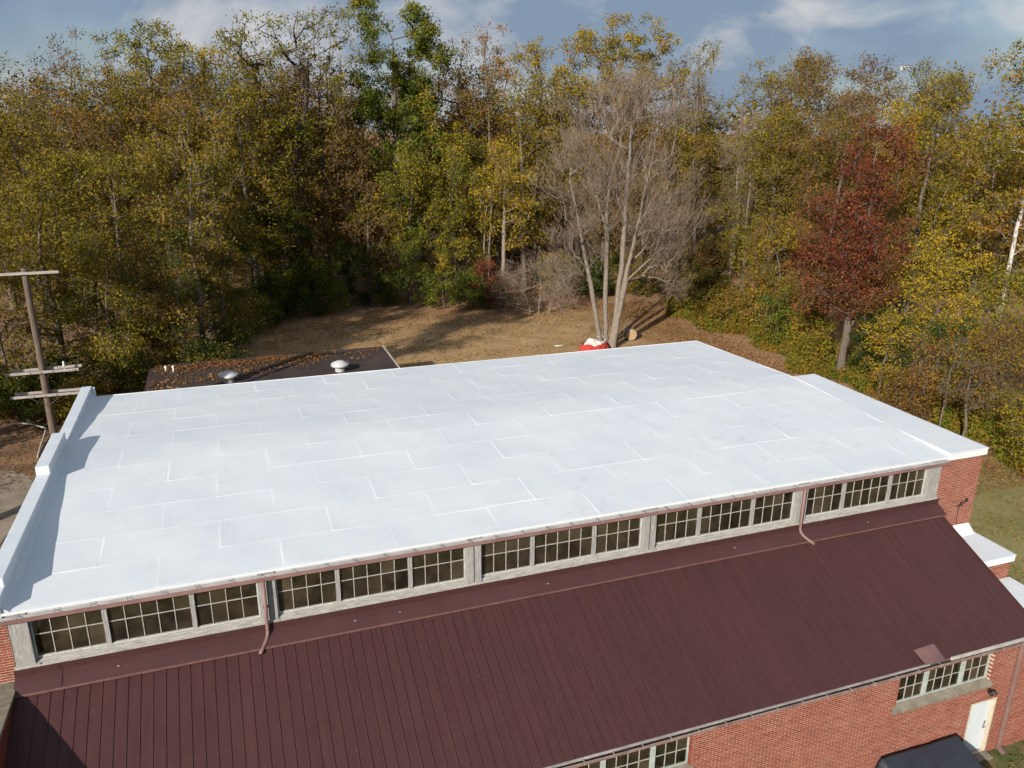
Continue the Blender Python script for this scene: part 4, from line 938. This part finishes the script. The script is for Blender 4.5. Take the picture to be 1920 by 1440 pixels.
T_('green-yellow bushy small tree at the right edge beside the lawn', 48.2, 11.0, 6.0, .4, 2.2, 'greenyel', 55, nclump=80, per=60, leaf=.15, cr=.75, pal2=('olive', lambda c, rg: rg.random(len(c)) < .4))
T_('olive tree behind the bushy one at the right edge', 56.0, 17.5, 8.8, 1.0, 3.2, 'rustolive', 56, nclump=100, per=60, leaf=.17)
T_('green small tree right of the low bright yellow tree', 61.0, 26.5, 9.5, 1.2, 3.4, 'greenyel', 57, nclump=100, per=65, leaf=.19)
# filler trees deep in the wood: nothing tells them apart
fill = [tree('tree', 'half-hidden %s tree deep inside the wood behind the front trees' % ('rust-tinged', 'olive', 'brown-leaved')[i], (-3, 57), 18, 4, 4.2, p_, 70 + i, nclump=110, per=72, leaf=.195, group='half-hidden trees deep in the wood') for i, p_ in enumerate(('rustolive', 'olive', 'brown'))]
spots = [(-14, 55), (-9, 57), (-3, 57), (3.5, 58.5), (9.5, 74), (16, 71), (20, 82), (28, 84), (33, 79), (40, 84), (47, 80), (51, 64), (57, 63), (56, 51), (60, 44), (66, 61), (64, 37), (76, 51), (82, 46), (1, 82), (-6, 85), (13, 83), (58, 82), (66, 81), (75, 70), (-16, 76), (-12, 88), (-3, 92), (6, 90), (15, 93), (24, 95), (32, 93), (37, 88), (44, 92), (52, 90), (62, 90), (70, 84), (80, 76), (88, 70), (95, 58), (8, 68), (2, 66), (14.5, 78), (39, 71), (49, 70), (-7, 64)]
for i, (x_, y_) in enumerate(spots):
    src = fill[i % 3]
    if i < 3: t = src
    else:
        t = src.copy(); C.objects.link(t)
        for ch in src.children:
            c_ = ch.copy(); C.objects.link(c_); c_.parent = t
    t.location = (x_, y_, 0); t.rotation_euler = (0, 0, i * 1.9); s_ = random.uniform(1.05, 1.25) if y_ < 66 else random.uniform(1.25, 1.45); t.scale = (s_, s_, s_ * random.uniform(.92, 1.1))
# trees left of the picture whose shadows reach the field
T_('tall high-crowned green tree left of the building whose shadow falls across the field', -11.8, 19.4, 30, 19, 4.6, 'green', 80, nclump=120, per=60, leaf=.34)
T_('olive tree left of the building beside the concrete pad', -15.5, 31.0, 20, 4, 5.5, 'olive', 81, nclump=110, per=60, leaf=.34)

# ------------------------------------------------------------------ the large bare tree and the bare thicket
def bare(name, label, loc, H, zb, rad, seed, stems, nclump, ntw, trunk_r, clumps=None, arch=0., cat='tree', bmat='bark_bare', tl=(.6, 1.5)):
    rg = np.random.default_rng(seed); t = thing(name, label, cat, (loc[0], loc[1], 0))
    cl = crown_points(rg, H, zb, rad, nclump, 'oval') if clumps is None else clumps(rg)
    pos, paths, r_ = grow(rg, H, zb, cl, trunk_r, stems, .72, .25); V, F = branch_mesh(pos, paths, r_, len(stems))
    link(bpy.data.objects.new('trunk', raw_mesh('trunk', V, F.ravel(), np.full(len(F), 4), M[bmat], True)), t)
    P = np.repeat(cl, ntw, 0); out = np.repeat(cl * [1, 1, .3] / (np.linalg.norm(cl * [1, 1, .3], axis=1)[:, None] + .5), ntw, 0)
    P = P + rg.normal(size=P.shape) * .38; D = rg.normal(size=P.shape) * .55 + out * .7 + [0, 0, .75 - arch]
    V1, F1 = twigs(P, D, rg.uniform(*tl, len(P)), .015)
    P2 = P + D / np.linalg.norm(D, axis=1)[:, None] * rg.uniform(.2, .7, (len(P), 1)); D2 = D + rg.normal(size=D.shape) * .7
    V2, F2 = twigs(P2, D2, rg.uniform(.4, .9, len(P)), .009)
    link(bpy.data.objects.new('crown', raw_mesh('crown', np.concatenate([V1, V2]), np.concatenate([F1, F2 + len(V1)]).ravel(), np.full(len(F1) + len(F2), 3), M['twig'])), t)
    return t
def bare_clumps(rg):
    a = crown_points(rg, 24.0, 9.0, 6.6, 360, 'oval') + [2.2, .5, 0]; b = crown_points(rg, 19, 8, 4.2, 110, 'oval') + [-3.4, 0, 0]; c = crown_points(rg, 13.0, 5, 3.4, 80, 'oval') + [6.0, 0, 0]; d = crown_points(rg, 9, 3.6, 2.6, 30, 'oval') + [-4.6, -.3, 0]
    return np.concatenate([a, b, c, d])
bare('bare_tree', 'large leafless many-stemmed tree with pale trunks behind the white roof', (36.6, 43.2), 23.8, 9, 8, 60,
     [[(-.55, 0, 0), (-1.1, 0, 2.6), (-1.8, .1, 6), (-2.9, .2, 10.5), (-4.0, .3, 15)], [(.35, .1, 0), (.8, .1, 3), (1.1, .2, 7), (1.3, .3, 12), (1.5, .4, 19)], [(.5, 0, 0), (1.0, 0, 3), (1.6, 0, 7), (2.7, .2, 12), (3.8, .4, 17)], [(.1, .3, 0), (-.1, .4, 3), (-.2, .5, 8), (-.3, .5, 14)]], 0, 12, .27, bare_clumps)
bare('bare_tree', 'small grey leafless tree in the haze of twigs right of the large bare tree', (59.4, 58.5), 20, 8, 3.8, 61, [[(0, 0, 0), (.2, 0, 6), (.1, .2, 12), (0, .2, 17)]], 130, 9, .24)
def th_cl(rg):
    n = 90; a = rg.uniform(-4.4, 4.2, n); return np.stack([a, rg.uniform(-1.2, 1.6, n), rg.uniform(.8, 5.4, n) * (1 - .5 * (np.abs(a) / 5) ** 2) + .3], 1)
bare('bare_thicket', 'grey tangle of arching leafless branches left of the bare tree behind the field', (35.8, 57.6), 6, .6, 4, 62,
     [[(-1, 0, 0), (-1.2, 0, 1), (-1.6, 0, 2), (-2.4, 0, 3)], [(1, 0, 0), (1.3, 0, 1.2), (1.8, 0, 2.2), (2.6, 0, 3)], [(0, .3, 0), (.1, .3, 1.4), (.2, .3, 2.6), (.1, .3, 4)]], 0, 14, .10, th_cl, .85, 'thicket', 'bark_bare', (.8, 1.9))
# ------------------------------------------------------------------ shrubs
SG = 'shrubs along the edge of the wood'
def shrub(label, x, y, H, rad, pal, seed, **k): 
    kw = dict(nclump=60, per=70, leaf=.20, cr=.75, shape='cyl', trunk_r=.07, tw=3); kw.update(k)
    return tree('shrub', label, (x, y), H, .5, rad, pal, seed, group=SG, cat='shrub', **kw)
shrub('dark green shrub at the left end of the row behind the field', 17.3, 67.0, 7.6, 2.6, 'darkgreen', 101)
shrub('deep green shrub second from left in the row behind the field', 20.6, 66.4, 7.0, 2.5, 'darkgreen', 102, pal2=('green', lambda c, rg: rg.random(len(c)) < .4))
shrub('tall green shrub in the middle of the row behind the field', 23.8, 65.6, 8.4, 2.8, 'green', 103)
shrub('bright green shrub with yellow tips in the row behind the field', 27.0, 63.2, 7.8, 2.5, 'green', 104, pal2=('greenyel', lambda c, rg: c[:, 2] > 4))
shrub('small green shrub below the little red shrub', 30.0, 62.6, 3.8, 1.6, 'green', 105, nclump=40)
shrub('little red-leaved shrub at the back of the field', 31.0, 61.6, 5.3, 1.5, 'red', 106, nclump=34, leaf=.18)
shrub('brown bare-looking shrub left of the arching thicket', 33.0, 61.4, 4.0, 1.6, 'brown', 107, nclump=36, per=30)
shrub('low olive shrub where the track meets the wood', 51.2, 46.0, 4.0, 2.2, 'rustolive', 108)
shrub('leafy green shrub left of the red tree trunk', 51.4, 39.0, 6.0, 2.0, 'green', 109, pal2=('olive', lambda c, rg: rg.random(len(c)) < .4))
shrub('olive-green shrub nearer than the leafy green one', 51.8, 35.0, 5.0, 1.9, 'greenyel', 110, pal2=('rustolive', lambda c, rg: rg.random(len(c)) < .5))
shrub('low brown-green shrub just left of the red tree foot', 50.6, 33.4, 2.8, 1.3, 'olive', 111)
shrub('dark green shrub just right of the red tree trunk', 51.8, 27.6, 6.0, 2.0, 'darkgreen', 112, leaf=.18)
shrub('russet shrub below the yellow sapling', 47.6, 20.0, 3.8, 2.0, 'brown', 113, leaf=.16)
shrub('dark tangled shrub behind the yellow sapling', 53.6, 22.6, 6.2, 2.6, 'darkgreen', 114, leaf=.17, pal2=('brown', lambda c, rg: rg.random(len(c)) < .4))
shrub('low green shrub near the left edge below the crossarms', -8.0, 38.8, 3.6, 2.0, 'green', 115, leaf=.17)
shrub('dark low shrub at the left end of the shed', -1.6, 40.2, 3.6, 1.8, 'darkgreen', 116, leaf=.17, pal2=('olive', lambda c, rg: rg.random(len(c)) < .5))
shrub('dark leafy bush at the back corner of the shed roof', 4.6, 45.0, 4.4, 2.2, 'darkgreen', 117, leaf=.18, nclump=70, pal2=('olive', lambda c, rg: rg.random(len(c)) < .3))
shrub('yellowing bush at the right edge below the bushy tree', 47.6, 8.6, 3.2, 1.6, 'gold', 119, leaf=.14, pal2=('olive', lambda c, rg: rg.random(len(c)) < .5))
shrub('olive bush at the left edge low behind the utility pole', -10.8, 39.6, 4.2, 2.3, 'olive', 130, leaf=.18, nclump=70, pal2=('rustolive', lambda c, rg: rg.random(len(c)) < .3))
shrub('dark green bush directly behind the lower crossarms', -6.0, 40.6, 4.6, 2.4, 'darkgreen', 131, leaf=.18, nclump=70, pal2=('rustolive', lambda c, rg: rg.random(len(c)) < .3))
shrub('low olive bush right of the utility pole foot', -4.8, 37.8, 2.6, 1.5, 'olive', 132, leaf=.18, nclump=70, pal2=('rustolive', lambda c, rg: rg.random(len(c)) < .3))
shrub('dark bush overhanging the back of the shed roof', 2.6, 41.4, 4.0, 2.2, 'darkgreen', 133, leaf=.18, nclump=70, pal2=('rustolive', lambda c, rg: rg.random(len(c)) < .3))
shrub('tall olive bush left of the shed vent pipes', -0.6, 43.6, 5.0, 2.3, 'olive', 134, leaf=.18, nclump=70, pal2=('rustolive', lambda c, rg: rg.random(len(c)) < .3))
shrub('olive bush closing the back of the field behind the bare tree', 41.0, 65.0, 5.0, 2.6, 'olive', 140, leaf=.2, nclump=80, pal2=('darkgreen', lambda c, rg: rg.random(len(c)) < .3))
shrub('dark green bush right behind the bare tree trunks', 45.2, 64.0, 4.4, 2.6, 'darkgreen', 141, leaf=.2, nclump=80, pal2=('darkgreen', lambda c, rg: rg.random(len(c)) < .3))
shrub('rusty bush right of the dark green bush behind the bare tree', 49.6, 62.4, 5.2, 2.8, 'rustolive', 142, leaf=.2, nclump=80, pal2=('darkgreen', lambda c, rg: rg.random(len(c)) < .3))
shrub('brown bush at the far end of the track', 54.2, 59.5, 5.4, 3.0, 'brown', 143, leaf=.2, nclump=80, pal2=('darkgreen', lambda c, rg: rg.random(len(c)) < .3))
shrub('olive bush on the right side of the far end of the track', 53.0, 53.5, 5.0, 2.8, 'olive', 144, leaf=.2, nclump=80, pal2=('darkgreen', lambda c, rg: rg.random(len(c)) < .3))
shrub('dark bush at the left back corner of the field', 8.6, 62.0, 4.6, 2.4, 'darkgreen', 150, leaf=.2, nclump=75, pal2=('green', lambda c, rg: rg.random(len(c)) < .3))
shrub('second dark bush from the left back corner of the field', 11.8, 63.4, 5.2, 2.6, 'darkgreen', 151, leaf=.2, nclump=75, pal2=('green', lambda c, rg: rg.random(len(c)) < .3))
shrub('green bush left of the row of shrubs behind the field', 14.6, 65.4, 5.6, 2.6, 'green', 152, leaf=.2, nclump=75, pal2=('green', lambda c, rg: rg.random(len(c)) < .3))
shrub('olive bush on the shaded left side of the field', 6.2, 58.0, 4.6, 2.3, 'olive', 153, leaf=.2, nclump=75, pal2=('green', lambda c, rg: rg.random(len(c)) < .3))
shrub('small dark green weed bush beside the downspout at the lower right', 29.4, -5.6, .7, .6, 'green', 120, leaf=.06, cr=.25, nclump=24, trunk_r=.015)

# ------------------------------------------------------------------ far wood, weeds, litter (uncountable)
def stuff(name, label, cat, c, size, pal, seed, upb=.35, ar=.55, pals=None):
    rg = np.random.default_rng(seed); ncl = max(1, len(c) // 60); cid = (np.arange(len(c)) // 60) % ncl
    col = pick_cols(rg, cid, ncl, pal)
    if pals is not None:
        col2 = pick_cols(rg, cid, ncl, pals[0]); col = np.where((rg.random(ncl) < pals[1])[cid][:, None], col2, col)
    o = leaf_obj(name, c, size, col, None, rg, upb, ar); return tag(o, label, cat, kind='stuff')
rg = np.random.default_rng(200); n = 1100
ang = rg.uniform(R(-18), R(62), n); dist = rg.uniform(112, 150, n); cx_ = CAM[0] + np.sin(ang) * dist; cy_ = CAM[1] + np.cos(ang) * dist
top = 17.5 + 2.5 * np.sin(ang * 23) + 1.5 * np.sin(ang * 51 + 1); cz_ = rg.random(n) ** .8 * top
c = np.repeat(np.stack([cx_, cy_, cz_], 1), 60, 0) + rg.normal(size=(n * 60, 3)) * [1.7, 1.7, 1.3]; c[:, 2] = np.maximum(c[:, 2], .1)
stuff('far_wood', 'brown mass of far woodland seen between the nearer trees', 'woodland', c, rg.uniform(.3, .6, len(c)), 'brown', 201, pals=('rustolive', .45))
def weeds(n, fx, seed, hmin, hmax):
    rg = np.random.default_rng(seed); P = fx(rg, n); D = rg.normal(size=(n, 3)) * .25 + [0, 0, 1]; L = rg.uniform(hmin, hmax, n)
    return P, D, L
def weed_zone(rg, n):
    y = rg.uniform(9, 58, n); x = 49.2 + 1.0 * np.sin(y * .35) + .8 * np.sin(y * .9 + 1) + rg.gamma(1.6, 1.6, n) - (y < 14) * .5
    return np.stack([x, y, np.zeros(n)], 1)
P, D, L = weeds(16000, weed_zone, 210, .5, 1.7); patch = .55 + .45 * np.sin(P[:, 0] * 1.3 + 2) * np.sin(P[:, 1] * .7); L *= patch + .25
rg = np.random.default_rng(211); tt = rg.random((len(P), 4)); ctr = P[:, None, :] + (D / np.linalg.norm(D, axis=1)[:, None])[:, None, :] * (L[:, None] * (.15 + .85 * tt))[:, :, None]
ctr = ctr.reshape(-1, 3) + rg.normal(size=(len(P) * 4, 3)) * [.10, .10, .05]; ctr[:, 2] = np.maximum(ctr[:, 2], .03)
idx = np.argsort(np.round(ctr[:, 1]) * 100 + ctr[:, 0]); ctr = ctr[idx]
stuff('weeds', 'tall brown and green weeds along the right edge of the track', 'weeds', ctr, rg.uniform(.07, .17, len(ctr)), 'rustolive', 212, 0, .4, ('green', .3))
rg = np.random.default_rng(215); n = 26000
ga = np.stack([rg.uniform(6, 47, n), rg.uniform(40, 62, n), np.full(n, .05)], 1); n = 14000; gb_ = np.stack([rg.uniform(30, 49, n), rg.uniform(-4, 16, n), np.full(n, .05)], 1); n = 1500; gc_ = np.stack([rg.uniform(26.2, 32, n), rg.uniform(-8, -4.6, n), np.full(n, .03)], 1)
c = np.concatenate([ga, gb_, gc_]); kp = (np.sin(c[:, 0] * .9 + 1.3 * np.sin(c[:, 1] * .5)) * np.sin(c[:, 1] * 1.1 + .7 * c[:, 0]) + rg.normal(0, .5, len(c))) > -.1; c = c[kp]; c[:, 2] += rg.uniform(-.02, .05, len(c))
PAL['grass'] = [((.22, .15, .065), 4), ((.15, .12, .045), 3), ((.28, .20, .095), 3), ((.10, .105, .03), 1.5)]
stuff('grass', 'tufts of dry autumn grass on the field and the lawn', 'grass', c, rg.uniform(.05, .13, len(c)), 'grass', 216, 0, .28)
rg = np.random.default_rng(220); n = 9000
x_ = rg.uniform(4, 50, n); y_ = 60 + rg.normal(0, 4, n); a = np.stack([x_, y_, np.full(n, .03)], 1)
n = 22000; yb_ = rg.uniform(10, 60, n); b = np.stack([46.0 + rg.normal(0, 2.4, n), yb_, np.full(n, .03)], 1)
n = 5000; c3 = np.stack([rg.uniform(-14, 0, n), rg.uniform(27, 45, n), np.full(n, .03)], 1)
c = np.concatenate([a, b, c3]); c[:, 2] += rg.uniform(0, .05, len(c))
PAL['litter'] = [((.26, .135, .065), 4), ((.18, .09, .042), 4), ((.38, .24, .13), 2), ((.12, .06, .03), 2)]
stuff('fallen_leaves', 'fallen brown leaves scattered over the track and field edges', 'leaves', c, rg.uniform(.05, .11, len(c)), 'litter', 221, 3.0)
rg = np.random.default_rng(230); n = 3000
px_ = rg.uniform(.0, 15.5, n); py_ = 39.6 - np.abs(rg.normal(0, 1.3, n)) - .6 * np.sin(px_ * .8) ** 2
keep = (px_ < 11) | (rg.random(n) < .25); px_, py_ = px_[keep], py_[keep]
n2_ = 420; qx = rg.normal(.7, .7, n2_); qy = rg.uniform(31, 36, n2_); n3_ = 380; rx = rg.normal(4.8, 2.2, n3_); ry = 35.6 + rg.normal(0, .5, n3_) + .2 * (rx - 4)
c = np.stack([np.concatenate([px_, qx, rx]), np.concatenate([py_, qy, ry]), np.full(len(px_) + n2_ + n3_, 2.93)], 1); c = c[(c[:, 0] > -.2) & (c[:, 0] < 15.8) & (c[:, 1] > 30.2) & (c[:, 1] < 39.6)]
c[:, 2] += rg.uniform(0, .05, len(c))
stuff('roof_leaves', 'drifts of orange-brown leaves lying on the dark shed roof', 'leaves', c, rg.uniform(.06, .12, len(c)), 'litter', 231, 3.0)

# ------------------------------------------------------------------ small things in the field
T2 = thing('canvas_bundle', 'heap of red and white canvas at the foot of the bare tree', 'canvas', (35.2, 42.9, 0)); T2.scale = (.8, .8, .75)
def mound(rx, ry, hz, z0_, ripple, seed, rows_=9, cols=40, lean=0.):
    V = []; rg = np.random.default_rng(seed)
    for j in range(rows_):
        t = j / (rows_ - 1)
        for i in range(cols):
            a = 2 * math.pi * i / cols; rr_ = (1 - t) ** .55 if t < 1 else 0; rr_ = max(rr_, .001); w_ = 1 + ripple * math.sin(a * 13) * (1 - t) + .06 * math.sin(a * 3 + 1)
            V.append((rx * rr_ * w_ * math.cos(a) + lean * t, ry * rr_ * w_ * math.sin(a), z0_ + hz * t + .05 * math.sin(5 * a) * t * (1 - t) * 4))
    F = [(j * cols + i, j * cols + (i + 1) % cols, (j + 1) * cols + (i + 1) % cols, (j + 1) * cols + i) for j in range(rows_ - 1) for i in range(cols)]
    m = MB(); m.add(V, F); return m
def skirt(rx, ry, z0_, z1_, seed, cols=64):
    V = []
    for z, s in ((z0_, 1.0), ((z0_ + z1_) / 2, .95), (z1_, .82)):
        for i in range(cols):
            a = 2 * math.pi * i / cols; w_ = s * (1 + .05 * math.sin(a * 16) * (1 if z < z1_ else .3)); V.append((rx * w_ * math.cos(a), ry * w_ * math.sin(a), z))
    F = [(j * cols + i, j * cols + (i + 1) % cols, (j + 1) * cols + (i + 1) % cols, (j + 1) * cols + i) for j in range(2) for i in range(cols)]
    m = MB(); m.add(V, F); return m
def crumple(m, amp, seed):
    V = m.v[0]; rg = np.random.default_rng(seed); ph = rg.uniform(0, 6, 6)
    V[:, 2] *= 1 + amp * (np.sin(V[:, 0] * 3.1 + ph[0]) * np.cos(V[:, 1] * 3.7 + ph[1]) + .5 * np.sin(V[:, 0] * 8 + ph[2] + V[:, 1] * 5))
    V[:, 0] += amp * .5 * np.sin(V[:, 2] * 6 + ph[3] + V[:, 1] * 4); V[:, 1] += amp * .4 * np.sin(V[:, 2] * 5 + V[:, 0] * 4 + ph[4])
    return m
crumple(skirt(1.75, 1.1, 0, .95, 1), .13, 4).build('red_skirt', M['redcloth'], T2, True)
crumple(mound(1.25, .80, .50, .88, .05, 3, lean=-.25), .13, 4).build('white_top', M['whitecloth'], T2, True)
m = MB(); m.tube([(.9, .2, .3), (1.35, .1, 1.3), (1.0, .3, 1.75), (.3, .1, 1.6)], .035, 8); m.build('bent_frame', M['porcelain'], T2, True)
m = MB(); m.tube([(40.1, 45.9, .55), (39.9, 44.9, .56)], .55, 20); lo = m.build('log', M['bark_bare'], None, True); tag(lo, 'thick sawn log section lying right of the bare tree', 'log')
m = MB(); dd = np.array([-.2, -1.0, .01]); dd /= np.linalg.norm(dd); m.tube([np.array((39.9, 44.9, .56)) + dd * .002, np.array((39.9, 44.9, .56)) + dd * .02], .5, 20); m.build('sawn_end', M['endgrain'], lo)
m = MB(); m.tube([(32.3, 45.2, .07), (32.6, 45.15, .08), (32.9, 45.1, .08), (33.15, 45.0, .10)], [.015, .05, .05, .02], 9); tag(m.build('plastic_bottle', M['litter'], None, True), 'small pale green plastic bottle lying on the dry grass left of the canvas heap', 'bottle')

# ------------------------------------------------------------------ far houses and mast
def house(name, label, x, y, rz, L, Wd, H, RH, wm, rm, nwin):
    t = thing(name, label, 'house', (x, y, 0)); t.rotation_euler = (0, 0, rz)
    m = MB(); m.box(-L / 2, L / 2, -Wd / 2, Wd / 2, 0, H); wl = m.build('wall', wm, t)
    m = MB(); e_ = .4; V = [(-L / 2 - e_, -Wd / 2 - e_, H), (L / 2 + e_, -Wd / 2 - e_, H), (L / 2 + e_, 0, H + RH), (-L / 2 - e_, 0, H + RH), (L / 2 + e_, Wd / 2 + e_, H), (-L / 2 - e_, Wd / 2 + e_, H)]
    V += [(a, b, c_ - .15) for a, b, c_ in V]
    m.add(V, [(0, 1, 2, 3), (3, 2, 4, 5), (6, 9, 8, 7), (9, 11, 10, 8), (0, 6, 7, 1), (1, 7, 8, 2), (2, 8, 10, 4), (4, 10, 11, 5), (5, 11, 9, 3), (3, 9, 6, 0)]); m.build('roof', rm, t)
    for i in range(nwin):
        xw = -L / 2 + L * (i + .5) / nwin; m = MB(); m.box(xw - .6, xw + .6, -Wd / 2 - .05, -Wd / 2 - .005, 1.0, 2.3); wi = m.build('window', M['trim'], wl)
        m = MB(); m.box(xw - .5, xw + .5, -Wd / 2 - .06, -Wd / 2 - .051, 1.1, 2.2); m.build('pane', M['glass'], wi)
    return t
house('house', 'pale house with dark roof glimpsed through the trees right of the bare tree', 101, 113, R(-30), 14, 9, 3.4, 3.6, mottled('pale_siding', (.55, .48, .43), (.66, .60, .55), 2, .7, .1), mottled('dark_shingles', (.05, .048, .055), (.085, .08, .09), 3, .85, .2), 4)
house('barn', 'red-brown house glimpsed through the leaves near the right edge', 104, 70, R(-52), 11, 8, 3.2, 3.4, mottled('tan_brick_wall', (.30, .17, .12), (.38, .24, .18), 2, .8, .1), mottled('rusty_red_roof', (.30, .09, .055), (.38, .13, .08), 2, .7, .2), 3).name = 'house'
mast = thing('phone_mast', 'white antenna panels of a distant phone mast above the right-hand treetops', 'mast', (249, 232, 0))
m = MB(); m.tube([(0, 0, 0), (0, 0, 38.8)], [.35, .14], 12); m.build('pole', M['strap'], mast, True)
for i in range(6):
    a = i * math.pi / 3; m = MB(); m.beam((1.5 * math.cos(a), 1.5 * math.sin(a), 38.4), (1.5 * math.cos(a), 1.5 * math.sin(a), 39.8), .26, .2, (math.cos(a), math.sin(a), 0)); pn = m.build('antenna_panel', M['porcelain'], mast)
    m = MB(); m.beam((0, 0, 38.6), (1.4 * math.cos(a), 1.4 * math.sin(a), 38.6), .1, .1); m.build('bracket', M['steel'], pn)
